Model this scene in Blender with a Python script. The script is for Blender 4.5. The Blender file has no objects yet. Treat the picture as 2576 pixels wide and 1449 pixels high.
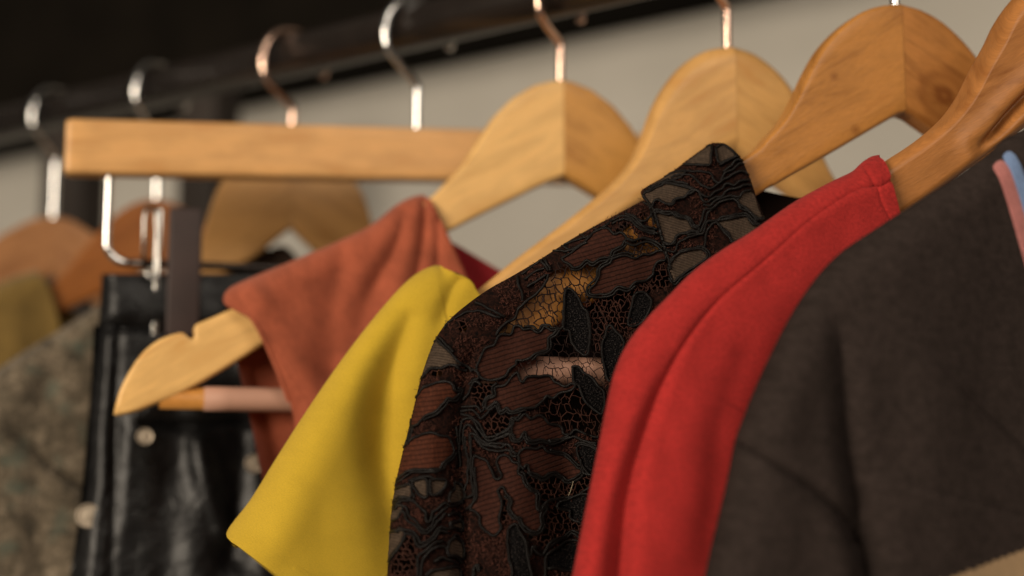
import bpy, math, random
import numpy as np
from mathutils import Vector
random.seed(7); rng = np.random.default_rng(7)
scene = bpy.context.scene
COL = scene.collection

# ------------------------------------------------------------------ camera
PITCH = math.radians(7.8)
CAM = np.array([0.0, 0.0, 1.40])
FL = 2576 * 50.0 / 36.0
cd = bpy.data.cameras.new('camera'); cam = bpy.data.objects.new('camera', cd); COL.objects.link(cam)
cam.location = CAM; cam.rotation_euler = (math.pi / 2 + PITCH, 0, 0)
cd.lens = 50; cd.sensor_width = 36; cd.clip_start = 0.02; cd.clip_end = 60
cd.dof.use_dof = True; cd.dof.focus_distance = 0.533; cd.dof.aperture_fstop = 3.35; cd.dof.aperture_blades = 9
scene.camera = cam

# ------------------------------------------------------------------ world, lamps, exposure
world = bpy.data.worlds.new('World'); scene.world = world; world.use_nodes = True
bg = world.node_tree.nodes['Background']; bg.inputs[0].default_value = (1.0, 0.86, 0.70, 1); bg.inputs[1].default_value = 0.07
def area(name, loc, target, sx, sy, power, col):
    l = bpy.data.lights.new(name, 'AREA'); l.shape = 'RECTANGLE'; l.size = sx; l.size_y = sy; l.energy = power; l.color = col
    o = bpy.data.objects.new(name, l); COL.objects.link(o); o.location = loc
    o.rotation_euler = (Vector(target) - Vector(loc)).to_track_quat('-Z', 'Y').to_euler(); return o
area('key_lamp', (-1.9, -1.75, 1.95), (0.1, 0.8, 1.5), 1.5, 1.3, 96.0, (1.0, 0.86, 0.69))
area('fill_lamp', (1.0, -1.2, 2.75), (0.1, 0.8, 1.5), 1.0, 1.0, 16.0, (1.0, 0.88, 0.74))  # unseen fill added from high front right, no window there
vs = scene.view_settings; vs.view_transform = 'Standard'; vs.look = 'None'; vs.exposure = 0.0; vs.gamma = 1.0
scene.render.engine = 'CYCLES'
scene.cycles.use_denoising = True; scene.cycles.max_bounces = 8; scene.cycles.transparent_max_bounces = 8
scene.cycles.sample_clamp_indirect = 6

# ------------------------------------------------------------------ geometry helpers
RIGHT = np.array([1.0, 0, 0]); FWD = np.array([0, math.cos(PITCH), math.sin(PITCH)]); UP = np.array([0, -math.sin(PITCH), math.cos(PITCH)])
def ray(x, y): return (x - 1288.0) / FL * RIGHT + (724.5 - y) / FL * UP + FWD
def unproj(x, y, Z): return CAM + ray(x, y) * Z
def hit(x, y, p0, n):
    d = ray(x, y); return CAM + d * (np.dot(p0 - CAM, n) / np.dot(d, n))
R1 = unproj(1000, 78, 0.762); R2 = unproj(100, 290, 0.937)
RAILZ = (R1[2] + R2[2]) / 2; R1[2] = RAILZ; R2[2] = RAILZ
RDIR = (R2 - R1) / np.linalg.norm(R2 - R1)           # towards the far left
QDIR = np.array([-RDIR[1], RDIR[0], 0.0])            # horizontal, square to the rail
if QDIR[1] < 0: QDIR = -QDIR                         # pointing away from the camera

class Plane:
    """Upright plane of one hanger: a to the right, b up, c towards the viewer; origin at the crown."""
    def __init__(s, px, py, yaw, roll=0.0):
        s.O = hit(px, py, R1, QDIR); s.yaw = math.radians(yaw)
        s.h = np.array([math.cos(s.yaw), math.sin(s.yaw), 0]); s.n = np.array([math.sin(s.yaw), -math.cos(s.yaw), 0])
        s.depth = np.dot(s.O - CAM, FWD); s.scale = FL / (s.depth * 100)      # pixels per cm at the crown
        s.drop = RAILZ - s.O[2]
    def ab(s, P, c=0.0):
        P = np.asarray(P, float).reshape(-1, 2)
        d = (P[:, :1] - 1288) / FL * RIGHT + (724.5 - P[:, 1:]) / FL * UP + FWD
        k = (np.dot(s.O - CAM, s.n) + c) / (d @ s.n)
        W = CAM + d * k[:, None] - s.O
        return np.stack([W @ s.h, W[:, 2]], 1)
    def loc(s, ab, c):           # local mesh coordinates under the thing's Empty
        c = np.broadcast_to(c, (len(ab),)); return np.stack([ab[:, 0], -c, ab[:, 1]], 1)
    def w2l(s, W):
        W = np.asarray(W) - s.O; return np.stack([W @ s.h, -(W @ s.n), W[:, 2]], 1)

def cat(P, n, closed=False):
    """smooth resample of a polyline by arc length"""
    P = np.asarray(P, float)
    if closed: Q = np.vstack([P[-1], P, P[0], P[1]])
    else: Q = np.vstack([2 * P[0] - P[1], P, 2 * P[-1] - P[-2]])
    out = []
    for i in range(1, len(Q) - 2):
        t = np.linspace(0, 1, 9)[:-1, None]; p0, p1, p2, p3 = Q[i - 1], Q[i], Q[i + 1], Q[i + 2]
        out.append(0.5 * (2 * p1 + (p2 - p0) * t + (2 * p0 - 5 * p1 + 4 * p2 - p3) * t ** 2 + (3 * p1 - p0 - 3 * p2 + p3) * t ** 3))
    out = np.vstack(out + [Q[-2][None]])
    return lin(out, n)
def lin(P, n):
    P = np.asarray(P, float); L = np.r_[0, np.cumsum(np.linalg.norm(np.diff(P, axis=0), axis=1))]
    t = np.linspace(0, L[-1], n); return np.stack([np.interp(t, L, P[:, k]) for k in range(P.shape[1])], 1)
def seglen(P): return np.linalg.norm(np.diff(np.asarray(P, float), axis=0), axis=1).sum()
def pdist(X, P):
    """distance of points X to polyline P, parameter 0..1 of the nearest point"""
    P = np.asarray(P, float); L = np.r_[0, np.cumsum(np.linalg.norm(np.diff(P, axis=0), axis=1))]
    best = np.full(len(X), 1e9); par = np.zeros(len(X))
    for i in range(len(P) - 1):
        a, b = P[i], P[i + 1]; d = b - a; t = np.clip(((X - a) @ d) / max(d @ d, 1e-9), 0, 1)
        D = np.linalg.norm(X - (a + t[:, None] * d), axis=1); m = D < best
        best[m] = D[m]; par[m] = (L[i] + t[m] * (L[i + 1] - L[i])) / L[-1]
    return best, par
def inpoly(X, P):
    P = np.asarray(P, float); x, y = X[:, 0], X[:, 1]; r = np.zeros(len(X), bool); j = len(P) - 1
    for i in range(len(P)):
        xi, yi = P[i]; xj, yj = P[j]
        m = ((yi > y) != (yj > y)); r ^= m & (x < (xj - xi) * (y - yi) / ((yj - yi) if yj != yi else 1e-9) + xi); j = i
    return r
_tab = rng.random((256, 256))
def vnoise(X, sc):
    u = np.asarray(X, float) / sc; i = np.floor(u).astype(int); f = u - i; f = f * f * (3 - 2 * f)
    g = lambda a, b: _tab[(i[:, 0] + a) % 256, (i[:, 1] + b) % 256]
    return (g(0, 0) * (1 - f[:, 0]) + g(1, 0) * f[:, 0]) * (1 - f[:, 1]) + (g(0, 1) * (1 - f[:, 0]) + g(1, 1) * f[:, 0]) * f[:, 1] - 0.5

def link(o, parent=None):
    COL.objects.link(o)
    if parent is not None: o.parent = parent
    return o
def mesh(name, V, Fc, mat, parent=None, uv=None, smooth=True, mats=None, fm=None):
    me = bpy.data.meshes.new(name); me.from_pydata([tuple(v) for v in V], [], [tuple(f) for f in Fc])
    if mat: me.materials.append(mat)
    for m in (mats or []): me.materials.append(m)
    if smooth: me.polygons.foreach_set('use_smooth', [True] * len(me.polygons))
    if fm is not None: me.polygons.foreach_set('material_index', fm)
    if uv is not None:
        l = me.uv_layers.new(name='UVMap'); vi = np.zeros(len(me.loops), int); me.loops.foreach_get('vertex_index', vi)
        l.data.foreach_set('uv', np.asarray(uv, float)[vi].ravel())
    me.update(); return link(bpy.data.objects.new(name, me), parent)
def thing(name, label, cat_, loc, rz=0, group=None):
    o = bpy.data.objects.new(name, None); o.location = loc; o.rotation_euler = (0, 0, rz); o.empty_display_size = 0.02
    o['label'] = label; o['category'] = cat_
    if group: o['group'] = group
    return link(o)
def tag(o, label, cat_, group=None):
    o['label'] = label; o['category'] = cat_
    if group: o['group'] = group
    return o
def tube_data(P, r, k=8, cap=True):
    P = np.asarray(P, float); n = len(P); r = np.broadcast_to(r, (n,))
    T = np.gradient(P, axis=0); T /= np.linalg.norm(T, axis=1)[:, None] + 1e-12
    u = np.cross(T[0], [0.3, 0.5, 0.8]); u /= np.linalg.norm(u); V = []
    for i in range(n):
        u = u - T[i] * (u @ T[i]); u /= np.linalg.norm(u) + 1e-12; w = np.cross(T[i], u)
        a = np.arange(k) * 2 * math.pi / k
        V.append(P[i] + r[i] * (np.cos(a)[:, None] * u + np.sin(a)[:, None] * w))
    V = np.vstack(V); F = [(i * k + j, i * k + (j + 1) % k, (i + 1) * k + (j + 1) % k, (i + 1) * k + j) for i in range(n - 1) for j in range(k)]
    if cap: F += [tuple(range(k))[::-1], tuple((n - 1) * k + j for j in range(k))]
    uv = np.stack([np.repeat(np.r_[0, np.cumsum(np.linalg.norm(np.diff(P, axis=0), axis=1))] * 100, k), np.tile(np.arange(k) / k, n)], 1)
    return V, F, uv
def tube(name, P, r, mat, parent=None, k=10):
    V, F, uv = tube_data(P, r, k); return mesh(name, V, F, mat, parent, uv)
def box(name, lo, hi, mat, parent=None, bevel=0.0):
    x0, y0, z0 = lo; x1, y1, z1 = hi
    V = [(x, y, z) for x in (x0, x1) for y in (y0, y1) for z in (z0, z1)]
    F = [(0, 1, 3, 2), (4, 6, 7, 5), (0, 4, 5, 1), (2, 3, 7, 6), (0, 2, 6, 4), (1, 5, 7, 3)]
    uv = [(v[0] * 100 + v[1] * 100, v[2] * 100) for v in V]
    o = mesh(name, V, F, mat, parent, uv, smooth=False)
    if bevel:
        b = o.modifiers.new('bevel', 'BEVEL'); b.width = bevel; b.segments = 4
        o.data.polygons.foreach_set('use_smooth', [True] * len(o.data.polygons))
    return o

# ------------------------------------------------------------------ material helpers
class NT:
    def __init__(s, name):
        s.m = bpy.data.materials.new(name); s.m.use_nodes = True; s.t = s.m.node_tree; s.b = s.t.nodes['Principled BSDF']
    def n(s, typ, ins=None, **kw):
        nd = s.t.nodes.new(typ)
        for k, v in kw.items(): setattr(nd, k, v)
        for k, v in (ins or {}).items():
            if hasattr(v, 'is_linked') or hasattr(v, 'links'): s.t.links.new(v, nd.inputs[k])
            else: nd.inputs[k].default_value = v
        return nd
    def uv(s, sc=(1, 1, 1), rot=0.0, obj=False):
        c = s.n('ShaderNodeTexCoord'); m = s.n('ShaderNodeMapping', {'Vector': c.outputs['Object' if obj else 'UV'], 'Scale': sc, 'Rotation': (0, 0, rot)}); return m.outputs[0]
    def noise(s, v, scale, detail=4, rough=0.55, dist=0.0):
        return s.n('ShaderNodeTexNoise', {'Vector': v, 'Scale': scale, 'Detail': detail, 'Roughness': rough, 'Distortion': dist}).outputs['Fac']
    def ramp(s, f, stops):
        r = s.n('ShaderNodeValToRGB', {'Fac': f}); e = r.color_ramp.elements
        while len(e) < len(stops): e.new(0.5)
        for el, (p, c) in zip(e, stops): el.position = p; el.color = (*c, 1)
        return r.outputs[0]
    def math(s, op, a, b=0.0, clamp=False):
        nd = s.n('ShaderNodeMath', {0: a, 1: b}, operation=op); nd.use_clamp = clamp; return nd.outputs[0]
    def mix(s, f, a, b, mode='MIX'):
        nd = s.n('ShaderNodeMix', data_type='RGBA', blend_type=mode)
        for k, v in ((0, f), (6, a), (7, b)):
            if hasattr(v, 'links'): s.t.links.new(v, nd.inputs[k])
            else: nd.inputs[k].default_value = v if k == 0 else (*v, 1)
        return nd.outputs[2]
    def bump(s, hgt, dist, strength=1.0, normal=None):
        ins = {'Height': hgt, 'Distance': dist, 'Strength': strength}
        if normal is not None: ins['Normal'] = normal
        return s.n('ShaderNodeBump', ins).outputs[0]
    def out(s, color=None, rough=None, normal=None, **kw):
        for k, v in (('Base Color', color), ('Roughness', rough), ('Normal', normal)):
            if v is None: continue
            if hasattr(v, 'links'): s.t.links.new(v, s.b.inputs[k])
            else: s.b.inputs[k].default_value = (*v, 1) if k == 'Base Color' else v
        for k, v in kw.items(): s.b.inputs[k.replace('_', ' ')].default_value = v
        return s.m
def mul(c, k): return tuple(min(1, x * k) for x in c)

def wood(name, c, seed=0.0, knots=(), dark=0.62, rough=0.36, pore=0.9, warp=0.7):
    t = NT(name); off = t.n('ShaderNodeTexCoord')
    base = t.n('ShaderNodeVectorMath', {0: off.outputs['UV'], 1: (seed * 3.1, seed * 7.7, 0)}, operation='ADD').outputs[0]
    v1 = t.n('ShaderNodeMapping', {'Vector': base, 'Scale': (0.10, 0.55, 1)}).outputs[0]
    v2 = t.n('ShaderNodeMapping', {'Vector': base, 'Scale': (0.5, 6.0, 1)}).outputs[0]
    v3 = t.n('ShaderNodeMapping', {'Vector': base, 'Scale': (2.5, 30.0, 1)}).outputs[0]
    n1 = t.noise(v1, 2.2, 5, 0.6, warp); n2 = t.noise(v2, 1.0, 4, 0.6, 0.8); n3 = t.noise(v3, 1.0, 2, 0.5)
    cl = t.noise(base, 0.45, 3, 0.5)
    f = t.math('ADD', t.math('MULTIPLY', n1, 0.6), t.math('ADD', t.math('MULTIPLY', n2, 0.18), t.math('MULTIPLY', cl, 0.22)))
    col = t.ramp(f, [(0.34, (c[0] * dark, c[1] * dark * 0.86, c[2] * dark * 0.72)), (0.47, c), (0.56, mul(c, 1.18)), (0.75, (c[0] * 0.86, c[1] * 0.76, c[2] * 0.64))])
    col = t.mix(t.math('MULTIPLY', t.math('SUBTRACT', 0.62, n3, True), pore), col, mul(c, 0.45))
    for (ku, kv, kr) in knots:
        dv = t.n('ShaderNodeVectorMath', {0: t.n('ShaderNodeMapping', {'Vector': off.outputs['UV'], 'Location': (-ku, -kv, 0)}).outputs[0]}, operation='LENGTH').outputs['Value']
        dd = t.math('ADD', dv, t.math('MULTIPLY', t.math('SUBTRACT', n1, 0.5), kr * 0.5))
        ring = t.math('ADD', t.math('MULTIPLY', t.math('SINE', t.math('MULTIPLY', dd, 16.0 / kr)), 0.25), 0.62)
        core = t.math('SUBTRACT', 1.0, t.math('DIVIDE', dd, kr), True)
        col = t.mix(t.math('MULTIPLY', t.math('MULTIPLY', core, ring), 1.1, True), col, (c[0] * 0.42, c[1] * 0.30, c[2] * 0.26))
    nb = t.bump(t.math('ADD', n2, n3), 0.0002, 0.35)
    return t.out(col, t.math('ADD', t.math('MULTIPLY', n2, 0.2), rough - 0.1), nb, Coat_Weight=0.06, Coat_Roughness=0.3, Specular_IOR_Level=0.3)

def cloth(name, c, weave=14.0, var=0.25, rough=0.9, sheen=0.25, bump=0.0002, spec=0.2, rot=0.5, mott=1.2, c2=None, streak=0.35, grain=1.3):
    t = NT(name); v = t.uv(); vr = t.uv(rot=rot)
    big = t.noise(v, mott, 5, 0.6); fine = t.noise(v, weave, 3, 0.6)
    sv = t.n('ShaderNodeMapping', {'Vector': vr, 'Scale': (1.0, 9.0, 1)}).outputs[0]
    st = t.noise(sv, weave * 0.18, 3, 0.6)
    f = t.math('ADD', t.math('MULTIPLY', big, 1 - streak), t.math('MULTIPLY', st, streak))
    dk = c2 or mul(c, 1 - var)
    col = t.ramp(f, [(0.34, dk), (0.52, c), (0.68, mul(c, 1 + var * 0.6))])
    col = t.mix(t.math('MULTIPLY', t.math('SUBTRACT', 0.60, fine, True), grain, True), col, mul(c, 0.55))
    w1 = t.n('ShaderNodeTexWave', {'Vector': vr, 'Scale': weave * 0.95, 'Distortion': 1.2, 'Detail': 1.0, 'Detail Scale': 2.0}, wave_type='BANDS').outputs['Fac']
    hb = t.math('ADD', t.math('MULTIPLY', w1, 0.3), t.math('ADD', fine, t.math('MULTIPLY', st, 0.6)))
    nb = t.bump(hb, bump, 0.8)
    return t.out(col, rough, nb, Sheen_Weight=sheen, Sheen_Roughness=0.5, Specular_IOR_Level=spec)

def metal(name, c, rough=0.22):
    t = NT(name); f = t.noise(t.uv(obj=True), 220, 2)
    return t.out(t.mix(f, mul(c, 0.92), c), t.math('ADD', t.math('MULTIPLY', f, 0.08), rough - 0.04), Metallic=1.0)
def plain(name, c, rough=0.6, var=0.15, scale=30, **kw):
    t = NT(name); f = t.noise(t.uv(obj=True), scale, 4)
    return t.out(t.ramp(f, [(0.3, mul(c, 1 - var)), (0.7, mul(c, 1 + var))]), rough, t.bump(f, 0.0006, 0.3), **kw)

M = {}
M['chrome'] = metal('chrome_wire', (0.86, 0.85, 0.83), 0.13)
M['copper'] = metal('rose_copper_wire', (0.88, 0.60, 0.47), 0.16)
M['rail'] = plain('dark_rail_metal', (0.014, 0.010, 0.008), 0.26, 0.2, 60, Specular_IOR_Level=0.6)
M['board'] = plain('dark_stained_board', (0.006, 0.0045, 0.003), 0.9, 0.35, 12, Specular_IOR_Level=0.08)
M['post'] = plain('dark_brown_post', (0.022, 0.015, 0.011), 0.7, 0.3, 14)

# ------------------------------------------------------------------ setting: wall, floor
def wall_mat():
    t = NT('beige_plaster'); v = t.uv(obj=True)
    a = t.noise(v, 3.0, 6, 0.6); b = t.noise(v, 60, 4, 0.6)
    col = t.ramp(a, [(0.3, (0.40, 0.38, 0.335)), (0.7, (0.52, 0.495, 0.445))])
    return t.out(col, 0.92, t.bump(t.math('ADD', a, t.math('MULTIPLY', b, 0.2)), 0.004, 0.5))
WALLD = 0.42
wp = R1 + QDIR * WALLD; wt = 0.06
def slab(name, p, along0, along1, z0, z1, thick, mat):
    """upright slab parallel to the rail, front face through p, thickness going away from the camera"""
    o = box(name, (along0, 0, z0), (along1, thick, z1), mat)
    o.location = (p[0], p[1], 0); o.rotation_euler = (0, 0, math.atan2(-RDIR[1], -RDIR[0])); return o
w = slab('wall', wp, -3.2, 2.4, 0.0, 2.8, wt, wall_mat()); w['kind'] = 'structure'
fl = box('floor', (-4, -2.5, -0.05), (4, 4, 0.0), plain('grey_floor', (0.16, 0.14, 0.12), 0.8, 0.2, 8)); fl['kind'] = 'structure'

# ------------------------------------------------------------------ rail, board, posts
RR = 0.0122
rail = tube('clothes_rail', [R1 - RDIR * 0.75, R1 + RDIR * 0.55], RR, M['rail'], None, 28)
tag(rail, 'dark round metal clothes rail that all the hangers hook onto', 'clothes rail')
bp = R1 + QDIR * (WALLD - 0.102)
zb = hit(420, 218, bp, QDIR)[2]
bd = slab('overhead_board', bp, -1.6, 1.3, zb, zb + 0.75, 0.10, M['board'])
tag(bd, 'nearly black wide board above and behind the clothes rail', 'board')
pp = R1 + QDIR * 0.21
def post(x0, x1, label):
    a = hit(x0, 400, pp, QDIR); b = hit(x1, 400, pp, QDIR); cen = (a + b) / 2; wdt = np.linalg.norm(b - a)
    o = box('rack_post', (-wdt / 2, 0, 0), (wdt / 2, 0.03, hit((x0 + x1) / 2, 313.6 - 0.2356 * (x0 + x1) / 2, pp, QDIR)[2]), M['post'], None, 0.002)
    o.location = (cen[0], cen[1], 0); o.rotation_euler = (0, 0, math.atan2(-RDIR[1], -RDIR[0]))
    return tag(o, label, 'post', 'upright posts behind the rail')
post(106, 205, 'dark upright post behind the hangers, the one nearest the left edge')
post(447, 535, 'dark upright post mostly hidden behind the straight trouser hanger bar')

# ------------------------------------------------------------------ hangers
def ring_rr(L, th, r, nf=9):
    """rounded-rectangle ring: list of (p along half-length L, c) ; p=+L is the top edge"""
    r = min(r, L * 0.98, th * 0.98); pts = []
    def corner(cx, cy, a0): 
        for k in range(5):
            a = a0 + k * math.pi / 8; pts.append((cx + r * math.cos(a), cy + r * math.sin(a)))
    def face(c, p0, p1):
        for k in range(1, nf): pts.append((p0 + (p1 - p0) * k / nf, c))
    corner(L - r, th - r, 0); face(th, L - r, -(L - r)); corner(-(L - r), th - r, math.pi / 2)
    corner(-(L - r), -(th - r), math.pi); face(-th, -(L - r), L - r); corner(L - r, -(th - r), 1.5 * math.pi)
    return np.array(pts)
def arm(pl, top, bot, th, r, mat, parent, side=-1, n=150, nf=9, bend=0.0, disp=None, ang=30, name='arm', smoothT=True, thtip=1.0):
    """half of a hanger lofted between its top and bottom edge; side=+1 mirrors it to the right"""
    f = cat if smoothT else lin
    T = pl.ab(f(top, n)); B = pl.ab(f(bot, n)); tip = T[-1].copy()
    if abs(T[0, 0]) > 1e-4 or True:
        T[0, 0] = 0; B[0, 0] = 0
    V = []; UVs = []; m = None
    ca, sa = math.cos(math.radians(ang)), math.sin(math.radians(ang))
    span = abs(T[:, 0]).max()
    for i in range(n):
        cen = (T[i] + B[i]) / 2; hv = (T[i] - B[i]) / 2; L = max(np.linalg.norm(hv), 1e-4); d = hv / L
        k = i / (n - 1); t_ = th * (1 + (thtip - 1) * k)
        if k > 0.97: t_ *= max(0.35, math.sqrt(max(0, 1 - ((k - 0.97) / 0.031) ** 2)))
        R = ring_rr(L, t_, r if t_ >= th * 0.9 else min(r, t_), nf); m = len(R)
        q = cen + R[:, :1] * d; c = R[:, 1].copy()
        if bend: c = c + bend * (np.abs(q[:, 0]) / span) ** 2
        if disp is not None and side < 0:
            fr = R[:, 1] > t_ * 0.5
            c[fr] += disp(q[fr])
        a, b = q[:, 0], q[:, 1]
        uu = (-a * ca - b * sa) * 100; vv = (-a * sa + b * ca) * 100
        UVs.append(np.stack([uu, vv + c * 60], 1))
        if side > 0: a = -a; UVs[-1] = UVs[-1] * np.array([1, -1]) + np.array([13.7, 5.1])
        V.append(np.stack([a + (0.00008 * side), -c, b], 1))
    V = np.vstack(V); UVs = np.vstack(UVs)
    F = [(i * m + j, i * m + (j + 1) % m, (i + 1) * m + (j + 1) % m, (i + 1) * m + j) for i in range(n - 1) for j in range(m)]
    F += [tuple((n - 1) * m + j for j in range(m))]
    if side > 0: F = [f_[::-1] for f_ in F]
    return mesh(name, V, F, mat, parent, UVs)

def hook(pl, parent, mat, stub=0.42, wr=0.0021, Rh=0.0195, turn=0.0):
    """stub from the crown, bend towards the viewer, then a wide loop hung over the rail; turn swivels it"""
    a_ = math.radians(turn); E0 = -QDIR; E = np.array([E0[0] * math.cos(a_) - E0[1] * math.sin(a_), E0[0] * math.sin(a_) + E0[1] * math.cos(a_), 0])
    d = pl.drop; zs = stub * d; zc = d + RR + wr - Rh
    prof = [(0, -0.012), (0, zs * 0.5), (0, zs * 0.9), (0.05 * Rh, zs + 0.001), (Rh * 0.82, zc - Rh * 0.62)]
    for k in range(0, 17):
        a = math.radians(-14 + k * 13); prof.append((Rh * math.cos(a), zc + Rh * math.sin(a)))
    prof = cat(prof, 90)
    W = pl.O + prof[:, :1] * E + np.c_[np.zeros(len(prof)), np.zeros(len(prof)), prof[:, 1]]
    return tube('hook', pl.w2l(W), wr, mat, parent, 12)

def hanger(label, px, py, yaw, top, bot, mat, th=0.0055, r=0.0022, hookmat=None, stub=0.42, group='wooden clothes hangers on the rail', bend=0.0, disp=None, smooth=True, thtip=1.0, wr=0.0021, mat2=None, ang=30, turn=0.0):
    pl = Plane(px, py, yaw); t = thing('clothes_hanger', label, 'hanger', pl.O, pl.yaw, group)
    arm(pl, top, bot, th, r, mat, t, -1, n=260 if disp else 150, nf=44 if disp else 9, bend=bend, disp=disp, smoothT=smooth, thtip=thtip, ang=ang)
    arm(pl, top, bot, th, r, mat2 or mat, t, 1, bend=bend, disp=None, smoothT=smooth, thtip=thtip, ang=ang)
    hook(pl, t, hookmat or M['chrome'], stub, wr, turn=turn)
    return pl, t

YAW = 16
# olive-brown hanger nearest the left edge (farthest)
H8, _ = hanger('brown wooden hanger farthest away at the left edge', 135, 548, YAW,
    [(135, 548), (90, 552), (40, 575), (0, 597), (-45, 640), (-100, 690), (-200, 755), (-330, 850)],
    [(135, 690), (60, 730), (0, 765), (-60, 800), (-100, 822), (-200, 870), (-300, 920), (-335, 935)],
    wood('wood_russet', (0.34, 0.155, 0.06), 1.0), stub=0.55)
H7, _ = hanger('dark orange-brown wooden hanger behind the left clip, holding the olive top', 395, 502, YAW,
    [(395, 502), (350, 510), (310, 530), (275, 558), (245, 590), (205, 635), (160, 690), (110, 735), (40, 790), (-60, 850), (-100, 890)],
    [(395, 668), (330, 700), (265, 736), (220, 757), (150, 792), (60, 850), (0, 890), (-60, 930), (-95, 950)],
    wood('wood_amber', (0.27, 0.092, 0.020), 2.0), stub=0.5)
H6, _ = hanger('wide tan wooden hanger half hidden behind the straight trouser bar', 735, 365, YAW,
    [(735, 365), (690, 370), (640, 392), (590, 428), (552, 470), (526, 535), (508, 600), (485, 650), (440, 700), (380, 748), (300, 800), (150, 890), (20, 970)],
    [(735, 572), (640, 648), (600, 672), (560, 697), (520, 720), (480, 742), (440, 768), (400, 792), (300, 855), (150, 945), (30, 1000)],
    wood('wood_tan', (0.50, 0.27, 0.095), 3.0, dark=0.8), hookmat=M['copper'], stub=0.40, turn=-18)
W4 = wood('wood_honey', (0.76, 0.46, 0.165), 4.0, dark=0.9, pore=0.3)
H4, t4 = hanger('pale honey wooden hanger with notched arm end poking out of the rust top', 1410, 207, YAW,
    [(1410, 207), (1385, 209), (1340, 220), (1285, 252), (1240, 297), (1205, 350), (1160, 420), (1088, 495), (900, 610), (760, 690), (620, 762), (540, 798), (492, 818), (487, 822), (489, 850), (480, 856), (458, 837), (430, 844), (400, 856), (378, 871), (360, 887), (340, 912), (324, 938), (310, 964), (299, 989), (291, 1018), (286, 1043)],
    [(1410, 447), (1380, 459), (1340, 477), (1300, 497), (1240, 526), (1180, 556), (1110, 592), (890, 727), (760, 806), (665, 866), (580, 920), (540, 944), (530, 950), (520, 956), (510, 962), (480, 978), (450, 993), (425, 1004), (390, 1018), (350, 1034), (320, 1042), (300, 1046)],
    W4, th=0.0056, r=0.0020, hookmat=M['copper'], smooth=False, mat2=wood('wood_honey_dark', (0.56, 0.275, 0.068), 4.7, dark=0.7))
W3 = wood('wood_pale', (0.61, 0.34, 0.115), 5.0, dark=0.92, pore=0.3)
H3, _ = hanger('smooth tan contoured hanger between the honey one and the lace blouse', 1830, 122, YAW,
    [(1830, 122), (1770, 132), (1715, 165), (1672, 215), (1642, 270), (1620, 335), (1590, 400), (1540, 460), (1440, 545), (1300, 650), (1195, 735), (1000, 880), (930, 950)],
    [(1830, 392), (1780, 418), (1740, 441), (1715, 456), (1690, 472), (1670, 484), (1640, 500), (1600, 525), (1500, 590), (1300, 715), (1190, 800), (1020, 920), (940, 975)],
    W3, th=0.009, r=0.0072, hookmat=M['copper'], bend=0.0, thtip=0.35)
W2 = wood('wood_orange', (0.47, 0.205, 0.048), 6.0, knots=[(4.55, -1.0, 0.28), (4.86, -3.33, 0.3)], dark=0.62)
W2b = wood('wood_orange_knotty', (0.43, 0.18, 0.045), 6.6, knots=[(17.2, 7.2, 2.1)], dark=0.6)
H2, t2 = hanger('orange-brown wooden hanger with a round knot, holding the lace blouse', 2252, 18, YAW,
    [(2252, 18), (2200, 23), (2150, 42), (2100, 80), (2060, 125), (2028, 180), (2000, 240), (1968, 298), (1925, 347), (1868, 398), (1600, 556), (1400, 668), (1220, 790), (1150, 850), (1115, 910), (1100, 950)],
    [(2252, 290), (2190, 326), (2130, 361), (2080, 390), (2040, 413), (2010, 430), (1985, 444), (1950, 464), (1930, 475), (1905, 489), (1650, 655), (1414, 810), (1250, 895), (1180, 928), (1140, 945), (1106, 956)],
    W2, th=0.0055, r=0.0022, mat2=W2b)
groove = [(2640, 170), (2576, 232), (2522, 287), (2472, 345), (2425, 388)]
H1p = Plane(2700, -100, YAW)
def gdisp(q):
    P = H1p.ab(groove); d, k = pdist(q * 100, P * 100)
    return -0.0062 * np.exp(-(d / 0.17) ** 2) * np.clip((1 - k) * 4, 0, 1) + 0.0012 * np.exp(-((d - 0.5) / 0.4) ** 2)
W1 = wood('wood_cherry', (0.42, 0.172, 0.048), 7.0, knots=[(5.2, 3.2, 0.16)], dark=0.66, rough=0.42)
H1, _ = hanger('thick contoured brown hanger with a groove, holding the red top', 2700, -100, YAW,
    [(2700, -100), (2650, -88), (2600, -52), (2552, 0), (2522, 42), (2497, 95), (2464, 155), (2427, 230), (2382, 290), (2332, 335), (2282, 371), (2224, 408), (2100, 490), (1900, 622), (1750, 740), (1690, 800)],
    [(2700, 240), (2650, 271), (2615, 294), (2576, 319), (2545, 340), (2515, 359), (2482, 381), (2440, 414), (2382, 459), (2345, 485), (2310, 510), (2264, 543), (2100, 650), (1900, 780), (1750, 880), (1695, 910)],
    W1, th=0.0085, r=0.006, disp=gdisp, bend=0.006)
H0, _ = hanger('wooden hanger inside the dark sweater at the right edge', 3060, -170, YAW,
    [(3060, -170), (2990, -155), (2930, -110), (2890, -40), (2860, 60), (2810, 160), (2740, 260), (2600, 360), (2400, 490), (2200, 625), (2120, 690)],
    [(3060, 150), (3000, 185), (2960, 210), (2930, 230), (2900, 250), (2860, 275), (2780, 330), (2620, 450), (2420, 570), (2220, 720), (2130, 770)],
    W2, th=0.0055)

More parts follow.
